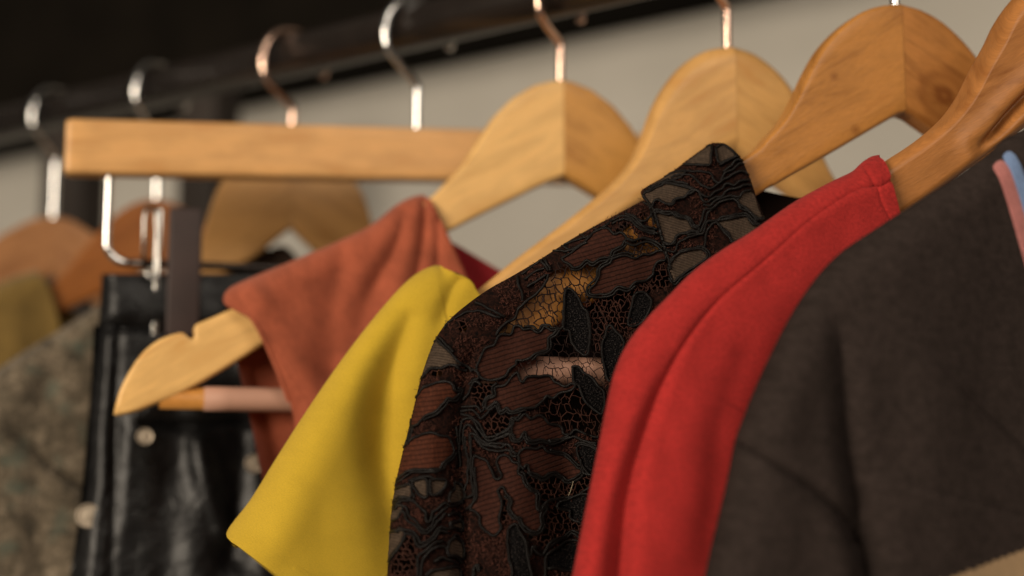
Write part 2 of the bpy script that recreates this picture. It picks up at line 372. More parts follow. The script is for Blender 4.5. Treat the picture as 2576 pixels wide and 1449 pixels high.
# trouser bars (dowel with rubbery pink sleeve)
M['pink'] = plain('pink_sleeve', (0.49, 0.27, 0.19), 0.65, 0.08, 50)
def dowel(pl, parent, px, py, thick_px, sleeve_px, mat, label_sleeve=None):
    a, b = pl.ab([(px, py)])[0]; r = thick_px / pl.scale / 200
    tube('trouser_bar', [(a, 0, b), (-a, 0, b)], r, mat, parent, 20)
    s, _ = pl.ab([(sleeve_px, py)])[0]
    tube('grip_sleeve', [(x, 0, b) for x in np.linspace(s, -s, 30)], r * 1.1, M['pink'], parent, 24)
Wd = wood('wood_dowel', (0.45, 0.20, 0.045), 9.0)
dowel(H4, t4, 400, 1001, 50, 512, Wd)
dowel(H2, t2, 1150, 927, 58, 1205, Wd)

# straight trouser hanger with clips
H5 = Plane(1050, 328, 15)
t5 = thing('clip_hanger', 'straight wooden skirt hanger bar with chrome wire and clips', 'hanger', H5.O, H5.yaw, None)
W5 = wood('wood_beech', (0.66, 0.36, 0.135), 8.0, dark=0.9, pore=0.35)
(lx, lzt), (_, lzb) = H5.ab([(168, 301), (168, 441)])
def bar5(name):
    n = 24; V = []; UVs = []; hh = 0.0136
    fr = [0, 0.003, 0.008] + list(np.linspace(0.03, 0.97, n - 6)) + [0.992, 0.997, 1.0]; TT = [(lx * (1 - 2 * f), 0) for f in fr]
    for i, (x, z) in enumerate(TT):
        e = 0.80 if i in (0, n - 1) else (0.93 if i in (1, n - 2) else 1.0)
        R = ring_rr(hh * (1 - (1 - e) * 0.45), 0.0065 * e, 0.0018, 5); m = len(R)
        tilt = -math.tan(math.radians(-2.2)) * x
        zc = -hh + tilt
        V.append(np.stack([np.full(m, x), -R[:, 1], R[:, 0] + zc], 1)); UVs.append(np.stack([np.full(m, x * 100), R[:, 0] * 100 + R[:, 1] * 60], 1))
    V = np.vstack(V); UVs = np.vstack(UVs)
    F = [(i * m + j, i * m + (j + 1) % m, (i + 1) * m + (j + 1) % m, (i + 1) * m + j) for i in range(n - 1) for j in range(m)]
    F += [tuple(range(m))[::-1], tuple((n - 1) * m + j for j in range(m))]
    return mesh(name, V, F, W5, t5, UVs)
bar5('bar'); hook(H5, t5, M['chrome'], 0.42, turn=-24)
wa, wz = H5.ab([(276, 436)])[0]; _, wz2 = H5.ab([(300, 660)])[0]
wpath = [(wa, 0, wz + 0.006), (wa, 0, wz - 0.01), (wa, 0, wz2 + 0.014)] + [(wa + 0.01 - 0.01 * math.cos(k), 0, wz2 + 0.01 - 0.01 * math.sin(k)) for k in np.linspace(0.2, math.pi / 2, 7)]
wpath += [(x, 0, wz2) for x in np.linspace(wa + 0.02, -wa - 0.02, 20)] + [(-p[0], 0, p[2]) for p in wpath[::-1]]
half = wpath[:10]
for sg in (-1, 1): tube('clip_wire', cat([(p[0] * -sg, p[1], p[2]) for p in half], 40), 0.0020, M['chrome'], t5, 10)
M['shaded_chrome'] = metal('shaded_chrome_wire', (0.07, 0.06, 0.055), 0.35)  # same chrome wire; its shade and dark reflections are put into the colour
tube('clip_wire_shaded', [(x, 0, wz2) for x in np.linspace(half[-1][0], -half[-1][0], 24)], 0.0020, M['shaded_chrome'], t5, 10)
M['clip_steel'] = metal('clip_steel', (0.52, 0.50, 0.47), 0.25)
M['pad'] = plain('brown_clip_pad', (0.035, 0.018, 0.015), 0.55, 0.2, 60)
def clip(px0, flip=1):
    (x0, z0), (x1, z1) = H5.ab([(px0, 528), (px0 + 138, 852)])
    e = bpy.data.objects.new('clip', None); e.empty_display_size = 0.01; link(e, t5); e.location = ((x0 + x1) / 2 * flip, 0, (z0 + z1) / 2)
    W_, Hh = (x1 - x0) / 2, (z0 - z1) / 2
    for s in (-1, 1):
        box('jaw_pad', (-W_ + 0.0125, -0.004 + s * 0.007, -Hh), (W_, 0.004 + s * 0.007, Hh), M['pad'], e, 0.001)
        box('metal_jaw', (-W_ + 0.006, -0.0012 + s * 0.0085, -Hh), (-W_ + 0.0095, 0.0012 + s * 0.0085, Hh * 0.98), M['clip_steel'], e, 0.0008)
    P = [(-W_ + 0.001, 0, Hh * 0.05 + 0.001), (-W_ + 0.001, -0.010, Hh * 0.3), (-W_ + 0.001, -0.012, Hh * 0.9), (-W_ + 0.003, -0.006, Hh * 1.0), (-W_ + 0.006, -0.011, Hh * 0.9), (-W_ + 0.008, -0.012, Hh * 0.2), (-W_ + 0.008, -0.012, -Hh * 0.1), (-W_ + 0.004, -0.013, -Hh * 0.12), (-W_ + 0.002, -0.012, Hh * 0.0)]
    tube('spring', cat(P, 50), 0.0010, M['clip_steel'], e, 8)
clip(360); clip(360, -1)

# ------------------------------------------------------------------ garments
class Drape:
    """Height field c(px) over a hanger's plane: rounded off towards the outline, with creases and slow wrinkles."""
    def __init__(s, pl, sil, R, edge=0.0, creases=(), wr=0.12, wsc=160, base=0.0, k=None):
        s.pl = pl; s.sil = cat(sil, 90); s.R = R; s.edge = edge; s.cr = [(cat(p, 40), w_, d_) for p, w_, d_ in creases]; s.wr = wr; s.wsc = wsc; s.base = base
        s.k = k or pl.scale * 1.05
    def c(s, X):
        X = np.asarray(X, float); d, t = pdist(X, s.sil); d = d / s.k
        tt = np.linspace(0, 1, len(s.R)); R = np.interp(t, tt, s.R)
        e = np.interp(t, np.linspace(0, 1, len(s.edge)), s.edge) if np.ndim(s.edge) else s.edge
        q = np.clip(d / R, 0, 1); h = e + (R - e * 0.0) * np.sqrt(np.clip(1 - (1 - q) ** 2, 0, 1))
        fade = np.clip(d / 1.2, 0, 1)
        for p, w_, d_ in s.cr:
            dist, tp = pdist(X, p); dist = dist / s.k
            ww = np.interp(tp, np.linspace(0, 1, len(w_)), w_); dp = np.interp(tp, np.linspace(0, 1, len(d_)), d_)
            h = h - dp * np.exp(-(dist / ww) ** 2)
        h = h + s.wr * fade * (vnoise(X * np.array([1.6, 0.55]), s.wsc) + 0.5 * vnoise(X * np.array([1.3, 0.7]) + 311, s.wsc * 0.45))
        return (h + s.base) / 100
def grid(sil, inner, ns, nt, power=1.5):
    A = cat(sil, nt); B = cat(inner, nt); s = np.linspace(0, 1, ns) ** power
    return (A[:, None, :] * (1 - s)[None, :, None] + B[:, None, :] * s[None, :, None]).reshape(-1, 2)
def gridfaces(ns, nt): return [(i * ns + j, i * ns + j + 1, (i + 1) * ns + j + 1, (i + 1) * ns + j) for i in range(nt - 1) for j in range(ns - 1)]
def sheet(name, dr, sil, inner, mat, parent, ns=120, nt=150, back=False, bk=0.6, thick=0.0012, keep=None, power=1.5, off=0.0, mats=None, fmf=None, mirror=False):
    X = grid(sil, inner, ns, nt, power); c = dr.c(X)
    if back: c = -c * bk - 0.0008
    c = c + off; ab = dr.pl.ab(X, c); V = dr.pl.loc(ab, c); F = gridfaces(ns, nt)
    if back: F = [f[::-1] for f in F]
    if keep is not None:
        Fa = np.array(F); cen = X[Fa].mean(1); k = keep(cen); F = [f for f, kk in zip(F, k) if kk]
    fm = None
    if fmf is not None:
        cen = X[np.array(F)].mean(1); fm = fmf(cen).astype(int).tolist()
    if mirror: V = V * np.array([-1, 1, 1]); F = [f[::-1] for f in F]
    o = mesh(name, V, F, mat, parent, ab * 100, mats=mats, fm=fm)
    if thick:
        m = o.modifiers.new('thickness', 'SOLIDIFY'); m.thickness = thick; m.offset = -1 if not back else -1
    return o
def strip(name, dr, line, width, mat, parent, off=0.0012, n=80, m=7, bulge=0.0012):
    """flat raised band laid on the cloth along a line of pixels"""
    P = cat(line, n); T = np.gradient(P, axis=0); T /= np.linalg.norm(T, axis=1)[:, None]; N = np.stack([-T[:, 1], T[:, 0]], 1)
    s = np.linspace(-1, 1, m); X = (P[:, None, :] + N[:, None, :] * (s * width / 2)[None, :, None]).reshape(-1, 2)
    c = dr.c(X) + off + np.tile(bulge * np.sqrt(np.clip(1 - s ** 2, 0, 1)), n); ab = dr.pl.ab(X, c)
    return mesh(name, dr.pl.loc(ab, c), gridfaces(m, n), mat, parent, ab * 100)

# --- olive top (far left)
M['olive'] = cloth('olive_cloth', (0.20, 0.125, 0.032), 10, 0.3)
s_ = [(96, 686), (60, 694), (0, 716), (-100, 772), (-190, 830), (-240, 960), (-270, 1250), (-280, 1600)]
i_ = [(96, 686), (128, 735), (160, 850), (185, 960), (210, 1100), (240, 1250), (260, 1400), (280, 1600)]
g = thing('olive_top', 'olive mustard top hanging on the dark orange hanger at the left edge', 'top', H7.O, H7.yaw)
d_ = Drape(H7, s_, [0.9, 1.4, 2.0, 2.5], wr=0.5)
sheet('front_panel', d_, s_, i_, M['olive'], g, 60, 90)
sheet('back_panel', d_, s_, [(96, 686), (200, 800), (300, 830), (400, 850), (400, 1000), (400, 1200), (400, 1400), (400, 1600)], M['olive'], g, 50, 80, back=True)

# --- patterned top
def patt():
    t = NT('mottled_print'); v = t.uv()
    a = t.noise(v, 0.9, 5, 0.65, 0.6); b = t.noise(v, 3.6, 4, 0.7, 0.8); g_ = t.noise(t.n('ShaderNodeMapping', {'Vector': v, 'Location': (13, 7, 0)}).outputs[0], 0.55, 3, 0.5)
    col = t.ramp(t.math('ADD', t.math('MULTIPLY', a, 0.5), t.math('MULTIPLY', b, 0.5)), [(0.36, (0.020, 0.015, 0.010)), (0.45, (0.075, 0.057, 0.034)), (0.54, (0.15, 0.115, 0.075)), (0.63, (0.30, 0.24, 0.17))])
    col = t.mix(t.math('MULTIPLY', t.math('SUBTRACT', g_, 0.55, True), 6.0, True), col, (0.075, 0.09, 0.065))
    return t.out(col, 0.9, t.bump(b, 0.001, 0.6), Sheen_Weight=0.2)
M['print'] = patt(); M['print_back'] = cloth('dark_brown_lining', (0.045, 0.027, 0.018), 8, 0.2)
s_ = [(330, 725), (250, 773), (150, 838), (60, 893), (0, 933), (-90, 1000), (-140, 1100), (-170, 1250), (-190, 1450), (-200, 1620)]
i_ = [(330, 725), (420, 850), (460, 960), (480, 1050), (500, 1150), (520, 1250), (520, 1350), (520, 1420), (520, 1500), (520, 1620)]
g = thing('patterned_top', 'mottled beige and dark brown patterned top left of the black skirt', 'top', H6.O, H6.yaw)
d_ = Drape(H6, s_, [0.8, 1.6, 2.6, 3.0], wr=0.5, wsc=170, creases=[([(130, 900), (100, 1100), (90, 1300), (110, 1560)], [0.8, 1.2], [0.2, 0.4])])
sheet('front_panel', d_, s_, i_, M['print'], g, 90, 110)
sheet('back_panel', d_, s_, [(330, 725), (480, 745), (600, 690), (690, 622), (735, 632), (760, 700), (760, 900), (760, 1100), (760, 1350), (760, 1620)], M['print_back'], g, 80, 90, back=True)

# --- black leather skirt on the clip hanger
def leather():
    t = NT('black_leather'); v = t.uv(); a = t.noise(v, 1.1, 4, 0.5, 0.5); b = t.noise(v, 9, 3)
    return t.out((0.004, 0.0038, 0.004), t.math('ADD', t.math('MULTIPLY', b, 0.12), 0.36), t.bump(t.math('ADD', a, t.math('MULTIPLY', b, 0.05)), 0.0022, 0.7), Specular_IOR_Level=0.36)
M['leather'] = leather()
g = thing('leather_skirt', 'glossy black leather skirt with snap buttons, clipped to the straight hanger bar', 'skirt', H5.O, H5.yaw)
s_ = [(262, 690), (258, 760), (250, 850), (242, 960), (232, 1080), (220, 1200), (203, 1310), (185, 1430), (165, 1560)]
i_ = [(1500, 690), (1500, 800), (1505, 900), (1510, 1000), (1515, 1100), (1520, 1200), (1530, 1300), (1540, 1430), (1560, 1560)]
cr = [([(300, 830), (292, 1000), (290, 1200), (270, 1560)], [0.35, 0.5], [0.3, 0.4]), ([(250, 822), (400, 830), (700, 835), (1000, 838)], [0.22], [0.3]),
      ([(345, 1120), (335, 1250), (325, 1400), (310, 1560)], [0.5, 0.8], [0.15, 0.25]), ([(440, 1080), (430, 1300), (420, 1560)], [1.2], [0.5]),
      ([(600, 1000), (610, 1200), (590, 1400)], [0.9], [0.5]), ([(500, 1120), (520, 1220), (560, 1330)], [0.5], [-0.5]), ([(700, 950), (720, 1300)], [0.9], [0.8]),
      ([(360, 1068), (480, 1074), (600, 1062), (760, 1070)], [0.25], [0.35])]
d5 = Drape(H5, s_, [0.7, 1.0, 1.5, 2.0], creases=cr, wr=0.45, wsc=150, base=0.0)
sheet('front_panel', d5, s_, i_, M['leather'], g, 150, 140, power=1.2)
sheet('back_panel', d5, s_, i_, M['leather'], g, 60, 60, back=True)
strip('waistband', d5, [(262, 755), (400, 758), (700, 762), (1100, 765), (1400, 765)], 108, M['leather'], g, 0.0015, 90, 9, 0.0015)
strip('placket', d5, [(268, 820), (262, 960), (250, 1100), (236, 1260), (215, 1420), (200, 1560)], 66, M['leather'], g, 0.0008, 80, 9, 0.0012)
strip('pocket_flap', d5, [(345, 1030), (480, 1038), (620, 1030), (760, 1038)], 66, M['leather'], g, 0.0008, 60, 9, 0.0012)
M['snap'] = metal('antique_brass_snap', (0.56, 0.48, 0.38), 0.6)
def snap(px, py, rad):
    c = d5.c([(px, py)])[0] + 0.0035; ab = d5.pl.ab([(px, py)], c); V = []; n = 20
    prof = [(1.0, 0.0), (1.0, 0.0012), (0.90, 0.0016), (0.80, 0.0008), (0.6, 0.0009), (0.3, 0.0011), (0.02, 0.0012)]; r = rad / H5.scale / 100
    for q, hgt in prof:
        for k in range(n):
            a = 2 * math.pi * k / n; V.append((ab[0, 0] + r * q * math.cos(a), -(c + hgt), ab[0, 1] + r * q * math.sin(a)))
    F = [(i * n + j, i * n + (j + 1) % n, (i + 1) * n + (j + 1) % n, (i + 1) * n + j) for i in range(len(prof) - 1) for j in range(n)] + [tuple((len(prof) - 1) * n + j for j in range(n))]
    mesh('snap_button', V, F, M['snap'], g)
snap(222, 1297, 27); snap(365, 1098, 19); snap(640, 1166, 22)

# --- rust suede sleeveless top
M['rust'] = cloth('rust_suede', (0.385, 0.096, 0.047), 7, 0.34, 0.95, 0.12, 0.0003, rot=1.2, mott=0.8, grain=0.8)
M['crimson'] = cloth('crimson_lining', (0.30, 0.012, 0.018), 12, 0.15)
g = thing('suede_top', 'rust orange suede sleeveless top on the honey coloured hanger', 'top', H4.O, H4.yaw)
ridge = [(1066, 498), (1040, 503), (1000, 524), (940, 572), (860, 612), (760, 655), (650, 700), (600, 722), (578, 734), (567, 748)]
s_ = ridge + [(572, 762), (602, 780), (634, 800), (664, 852), (700, 935), (728, 1010), (745, 1090), (760, 1250), (770, 1560)]
i_ = [(1066, 498), (1082, 512), (1105, 555), (1130, 610), (1152, 660), (1180, 720), (1220, 780), (1280, 830), (1350, 860), (1410, 870), (1410, 900), (1410, 940), (1410, 1000), (1410, 1060), (1410, 1150), (1410, 1250), (1410, 1400), (1410, 1560)]
cr = [([(1068, 520), (1062, 600), (1045, 700), (1010, 820), (980, 960)], [0.28, 0.4, 0.6], [0.35, 0.35, 0.2]),
      ([(1098, 560), (1100, 650), (1090, 760)], [0.25, 0.35], [0.25, 0.3]),
      ([(1020, 540), (985, 640), (930, 740), (900, 860)], [0.3, 0.55, 0.8], [0.2, 0.35, 0.3]),
      ([(640, 730), (720, 860), (790, 1000), (830, 1150)], [0.5, 0.8, 1.0], [-0.25, -0.35, -0.3]),
      ([(860, 640), (840, 780), (830, 940)], [0.5, 0.9], [0.2, 0.3])]
d_ = Drape(H4, ridge + [(548, 757)], [0.9, 0.95, 1.0, 1.1], creases=cr, wr=0.35, wsc=150)
sheet('front_panel', d_, s_, i_, M['rust'], g, 130, 200, thick=0.0016)
strip('armhole_hem', d_, s_[9:16], 13, M['rust'], g, 0.0006, 90, 7, 0.0014)
strip('neck_hem', d_, i_[:8], 12, M['rust'], g, 0.0004, 70, 7, 0.0010)
bs = ridge + [(570, 770), (578, 830), (592, 892), (610, 975), (632, 1070), (656, 1190), (690, 1350), (715, 1560)]
bi = [(1066, 498), (1090, 545), (1122, 598), (1160, 622), (1210, 652), (1262, 682), (1330, 712), (1410, 722), (1470, 718), (1530, 715), (1600, 700), (1650, 800), (1680, 950), (1690, 1100), (1690, 1200), (1690, 1350), (1690, 1560)]
db = Drape(H4, bs, [0.9, 0.9, 1.0, 1.2, 1.3, 1.4], creases=[([(600, 900), (640, 1000), (690, 1180)], [0.5], [-0.2])], wr=0.3)
sheet('back_panel', db, bs, bi, M['rust'], g, 110, 140, back=True, bk=0.9, thick=0)
sheet('back_lining', db, [(1066, 498), (1010, 600), (960, 800), (960, 1560)], [(1066, 498), (1090, 545), (1122, 600), (1160, 624), (1210, 654), (1262, 684), (1330, 714), (1410, 724), (1530, 717), (1600, 702), (1650, 800), (1680, 950), (1690, 1560)], M['crimson'], g, 60, 100, back=True, bk=0.9, thick=0, off=0.0015)

# --- yellow top
M['yellow'] = cloth('mustard_yellow_wool', (0.62, 0.41, 0.032), 20, 0.12, 0.9, 0.06, 0.00022, rot=0.9, mott=0.5, grain=1.0)
g = thing('yellow_top', 'mustard yellow short sleeved top between the rust top and the lace blouse', 'top', H3.O, H3.yaw)
s_ = [(1108, 677), (1085, 680), (1045, 702), (1000, 745), (930, 828), (850, 935), (770, 1053), (700, 1163), (640, 1260), (600, 1312), (584, 1334), (579, 1347), (583, 1359), (597, 1371)]
i_ = [(1108, 677), (1150, 686), (1182, 706), (1204, 742), (1260, 800), (1320, 900), (1360, 1050), (1360, 1250), (1290, 1450), (1200, 1600), (1140, 1670), (1100, 1700), (1080, 1710), (1060, 1720)]
cr = [([(1030, 800), (990, 900), (962, 1000), (955, 1100), (965, 1210), (1010, 1400)], [0.5, 0.75, 0.9, 1.0, 1.1, 1.3], [0.3, 0.85, 1.1, 1.0, 0.55, 0.3]),
      ([(1155, 705), (1130, 740), (1110, 800)], [0.3, 0.4], [0.25, 0.2]),
      ([(880, 960), (800, 1100), (730, 1250), (700, 1340)], [0.9, 1.1], [-0.15, -0.3])]
d_ = Drape(H3, s_[:-3] + [(575, 1352), (560, 1380)], [1.3, 1.5, 1.9, 2.3, 2.5], creases=cr, wr=0.12, wsc=170, base=0.0)
sheet('front_panel', d_, s_, i_, M['yellow'], g, 150, 170, thick=0.0016)
sheet('back_panel', d_, s_, [(1108, 677), (1200, 800), (1300, 850), (1420, 900), (1500, 950), (1500, 1000), (1500, 1150), (1460, 1350), (1400, 1500), (1300, 1650), (1220, 1740), (1160, 1780), (1120, 1800)], M['yellow'], g, 80, 100, back=True, bk=0.8)

# --- red knit top
M['red'] = cloth('red_jersey', (0.43, 0.027, 0.024), 10, 0.20, 0.95, 0.03, 0.00028, rot=0.35, mott=0.9, grain=2.6)
g = thing('red_top', 'bright red jersey top with a raised neck seam between lace and dark knit', 'top', H1.O, H1.yaw)
s_ = [(2212, 399), (2190, 404), (2170, 420), (2146, 441), (2090, 468), (2000, 518), (1900, 588), (1820, 638), (1750, 690), (1690, 750), (1640, 802), (1592, 862), (1560, 925), (1540, 1000), (1520, 1100), (1500, 1200), (1480, 1300), (1462, 1390), (1450, 1450), (1425, 1570)]
i_ = [(2212, 399), (2224, 406), (2236, 440), (2246, 480), (2256, 520), (2264, 560), (2275, 600), (2300, 660), (2340, 720), (2360, 800), (2360, 860), (2360, 920), (2350, 980), (2340, 1060), (2330, 1140), (2320, 1220), (2310, 1300), (2300, 1390), (2290, 1460), (2290, 1570)]
cr = [([(2203, 472), (2170, 476), (2120, 500), (2030, 562), (1932, 648), (1838, 727), (1770, 795), (1718, 868), (1672, 950), (1636, 1030), (1606, 1120), (1582, 1210), (1566, 1300), (1549, 1450), (1532, 1570)],
       [0.07, 0.07, 0.07, 0.08, 0.09, 0.12, 0.18, 0.28, 0.36, 0.44, 0.5, 0.52, 0.54], [0.10, 0.12, 0.12, 0.13, 0.15, 0.19, 0.26, 0.40, 0.62, 0.82, 0.95, 1.0, 1.0]),
      ([(2172, 424), (2186, 448), (2203, 472), (2236, 458)], [0.06], [0.10]), ([(2203, 472), (2214, 510), (2228, 540), (2244, 572)], [0.06], [0.09]),
      ([(2100, 640), (1950, 760), (1820, 920), (1760, 1100), (1740, 1300)], [1.4, 1.6, 1.8], [-0.2, -0.3, -0.35]),
      ([(1860, 900), (1800, 1100), (1770, 1400)], [0.5, 0.6], [0.10, 0.12])]
dred = Drape(H1, s_, [0.95, 1.0, 1.05, 1.15, 1.4, 1.7, 1.7], creases=cr, wr=0.10, wsc=120, base=0.35)
dred_back = Drape(H1, s_, [0.95, 1.0, 1.3, 1.8], wr=0.1)
sheet('front_panel', dred, s_, i_, M['red'], g, 190, 240, thick=0.0014, power=1.3)
sheet('back_panel', dred_back, s_, [(2212, 399), (2240, 440), (2268, 536), (2300, 514), (2340, 488), (2385, 468), (2412, 464), (2450, 470), (2500, 520), (2520, 600), (2520, 700), (2520, 800), (2520, 900), (2520, 1000), (2520, 1100), (2520, 1200), (2500, 1300), (2480, 1400), (2460, 1470), (2460, 1570)], M['red'], g, 90, 140, back=True, bk=1.0)

# --- dark sweater
M['knit'] = cloth('charcoal_brown_knit', (0.040, 0.0295, 0.0262), 7, 0.26, 0.97, 0.0, 0.0005, spec=0.05, rot=1.35, mott=2.6, grain=2.4, c2=(0.024, 0.0185, 0.016))
M['beige'] = cloth('beige_knit_band', (0.40, 0.26, 0.135), 9, 0.15, 0.95, 0.2, 0.0005, rot=1.4)
M['pinkrib'] = cloth('pink_rib', (0.50, 0.185, 0.17), 9, 0.2, 0.95, 0.2, 0.0006, rot=0.4)
M['bluerib'] = cloth('pale_blue_rib', (0.20, 0.30, 0.52), 9, 0.12, 0.95, 0.2, 0.0006, rot=0.4)
g = thing('dark_sweater', 'charcoal brown knit sweater with pink and blue neck trim and beige band', 'sweater', H0.O, H0.yaw)
s_ = [(2820, 190), (2740, 248), (2640, 308), (2570, 344), (2530, 364), (2495, 398), (2400, 466), (2300, 530), (2200, 595), (2130, 642), (2080, 690), (2040, 742), (2000, 805), (1960, 882), (1922, 962), (1890, 1040), (1864, 1112), (1850, 1182), (1830, 1272), (1806, 1370), (1789, 1450), (1768, 1570)]
i_ = [(2820, 190), (2900, 240), (2960, 330), (2990, 420), (3000, 500), (3000, 540), (3000, 580), (3000, 650), (3000, 720), (3000, 790), (3000, 850), (3000, 910), (3000, 970), (3000, 1030), (3000, 1090), (3000, 1150), (3000, 1210), (3000, 1280), (3000, 1350), (3000, 1410), (3000, 1480), (3000, 1570)]
cr = [([(2090, 790), (2107, 860), (2117, 975), (2127, 1125), (2152, 1275), (2180, 1450), (2195, 1560)], [0.4, 0.45, 0.5, 0.55], [0.1, 0.6, 0.9, 1.0, 1.0]),
      ([(1862, 1112), (1900, 1140), (1977, 1190), (2057, 1244), (2102, 1290), (2142, 1360)], [0.14, 0.20, 0.3], [0.35, 0.5, 0.6, 0.6]),
      ([(2350, 700), (2330, 1000), (2350, 1400)], [2.0], [-0.4]), ([(2000, 900), (1960, 1050)], [0.8], [-0.2])]
dsw = Drape(H0, s_, [1.0, 1.0, 1.2, 1.5, 1.8, 2.0], creases=cr, wr=0.2, wsc=200, base=0.0)
lineb = np.array([(1700, 1640), (2392, 1447), (2576, 1378), (2800, 1290), (3100, 1180)], float)
sheet('front_panel', dsw, s_, i_, M['knit'], g, 210, 200, thick=0.002, mats=[M['beige']], fmf=lambda X: X[:, 1] > np.interp(X[:, 0], lineb[:, 0], lineb[:, 1]), power=1.2)
sheet('back_panel', dsw, s_, i_, M['knit'], g, 80, 100, back=True, bk=0.8)
strip('pink_neck_trim', dsw, [(2494, 404), (2510, 414), (2528, 440), (2548, 497), (2566, 558), (2590, 642), (2630, 782), (2690, 950), (2770, 1120), (2870, 1290), (2960, 1400)], 35, M['pinkrib'], g, 0.0022, 260, 9, 0.0005)
strip('blue_neck_trim', dsw, [(2520, 378), (2536, 392), (2555, 424), (2575, 484), (2594, 550), (2616, 630), (2656, 768), (2716, 936), (2796, 1105), (2896, 1272), (2984, 1380)], 31, M['bluerib'], g, 0.0021, 260, 9, 0.0005)

# specks of lint and loose fibres on the sweater
M['lint'] = plain('pale_lint', (0.30, 0.25, 0.20), 0.8)
Vs = []; Fs = []; nv = 0
for _ in range(46):
    p = np.array([1900 + 700 * random.random(), 620 + 800 * random.random()])
    if p[0] < np.interp(p[1], [600, 900, 1449], [2200, 1990, 1830]): continue
    a_ = random.random() * 6.28; L = 4 + 14 * random.random() ** 2; P = np.array([p, p + [L * .5 * math.cos(a_), L * .5 * math.sin(a_) + 1.5], p + [L * math.cos(a_), L * math.sin(a_)]])
    c_ = dsw.c(P) + 0.0006; V, F, _u = tube_data(H0.loc(H0.ab(P, c_), c_), 0.00010 + 0.00008 * random.random(), 3, False); Vs.append(V); Fs += [tuple(x + nv for x in f) for f in F]; nv += len(V)
o = mesh('lint', np.vstack(Vs), Fs, M['lint'], g); o['kind'] = 'stuff'
# ------------------------------------------------------------------ lace blouse
TILES = {'A': (2500, 540, 720), 'B': (1900, 780, 720), 'C': (1520, 1240, 560), 'D': (1520, 1744, 560), 'E': (1980, 1240, 560), 'F': (1880, 1744, 560)}
def TP(tile, pts):
    x, y, w_ = TILES[tile]; return (np.array(pts, float) * (w_ / 1449.0) + np.array([x, y])) * (2576 / 4096.0)
g = thing('lace_blouse', 'dark brown lace blouse with black corded outlines and a stand collar', 'blouse', H2.O, H2.yaw)
s_ = [(1660, 478), (1640, 492), (1600, 513), (1540, 545), (1500, 566), (1440, 600), (1390, 632), (1340, 664), (1280, 699), (1230, 727), (1180, 762), (1132, 803), (1098, 848), (1076, 900), (1056, 962), (1040, 1030), (1020, 1110), (1001, 1190), (988, 1262), (980, 1340), (974, 1450), (968, 1570)]
i_ = [(1660, 478), (1740, 540), (1800, 600), (1850, 660), (1880, 720), (1890, 780), (1890, 830), (1890, 880), (1880, 920), (1870, 960), (1860, 1000), (1850, 1040), (1840, 1080), (1830, 1120), (1820, 1160), (1810, 1200), (1800, 1240), (1790, 1290), (1780, 1340), (1770, 1400), (1760, 1470), (1750, 1570)]
cr = [([(1192, 880), (1172, 930), (1160, 1010), (1154, 1150), (1163, 1300), (1168, 1450), (1165, 1560)], [0.22, 0.3, 0.35, 0.4], [0.15, 0.45, 0.55, 0.6]),
      ([(1060, 1020), (1060, 1200), (1050, 1400)], [0.8], [-0.15]), ([(1330, 900), (1300, 1100), (1310, 1400)], [0.9, 1.1], [-0.25, -0.3]), ([(1420, 1050), (1440, 1400)], [0.7], [0.3])]
dl = Drape(H2, s_, [0.95, 0.95, 1.0, 1.1, 1.5, 1.8], creases=cr, wr=0.16, wsc=110, base=0.05)
s_c = [(1822, 360), (1800, 359), (1785, 363), (1735, 398), (1685, 436), (1640, 462), (1613, 480), (1616, 495), (1632, 515), (1648, 545), (1660, 585), (1672, 626), (1680, 660), (1692, 700), (1712, 760)]
i_c = [(1822, 360), (1840, 372), (1863, 396), (1880, 432), (1896, 474), (1905, 505), (1914, 530), (1923, 552), (1935, 580), (1950, 610), (1965, 650), (1975, 690), (1980, 720), (1985, 750), (1990, 790)]
dc = Drape(H2, s_c[:7] + [(1600, 520)], [0.95, 0.95, 0.9, 0.9], wr=0.1, wsc=80, base=0.32,
    creases=[([(1650, 470), (1700, 480), (1760, 440), (1860, 400)], [0.35], [0.08])])
COLLAR = np.vstack([cat(s_c, 60), cat(i_c, 60)[::-1]])
BODY = np.vstack([cat(s_, 90), cat(i_, 40)[::-1]])
GX, GY, GS = 940.0, 335.0, 3.0
gxs = np.arange(GX, 2040, GS); gys = np.arange(GY, 1590, GS)
GP = np.stack(np.meshgrid(gxs, gys), -1).reshape(-1, 2)
GH = dl.c(GP); _k = inpoly(GP, COLLAR); GH[_k] = dc.c(GP[_k]); GH[~_k & ~inpoly(GP, BODY)] = 0.0; GH = GH.reshape(len(gys), len(gxs))
def lc(X):
    """height of the lace surface (collar where it covers, else the body), read off a fine grid"""
    X = np.asarray(X, float); u = np.clip((X[:, 0] - GX) / GS, 0, len(gxs) - 1.001); v = np.clip((X[:, 1] - GY) / GS, 0, len(gys) - 1.001)
    i = u.astype(int); j = v.astype(int); f = u - i; q = v - j
    return (GH[j, i] * (1 - f) + GH[j, i + 1] * f) * (1 - q) + (GH[j + 1, i] * (1 - f) + GH[j + 1, i + 1] * f) * q
M['lace_dense'] = (lambda t, v: t.out(t.ramp(t.noise(v, 7.0, 6, 0.75, 1.0), [(0.36, (0.003, 0.0025, 0.0025)), (0.46, (0.010, 0.005, 0.0038)), (0.55, (0.028, 0.010, 0.007)), (0.68, (0.05, 0.021, 0.014))]), 0.85, t.bump(t.noise(v, 14, 5, 0.8, 1.5), 0.0009, 1.0), Sheen_Weight=0.0, Specular_IOR_Level=0.08))(*(lambda t: (t, t.uv()))(NT('dense_brown_lace')))
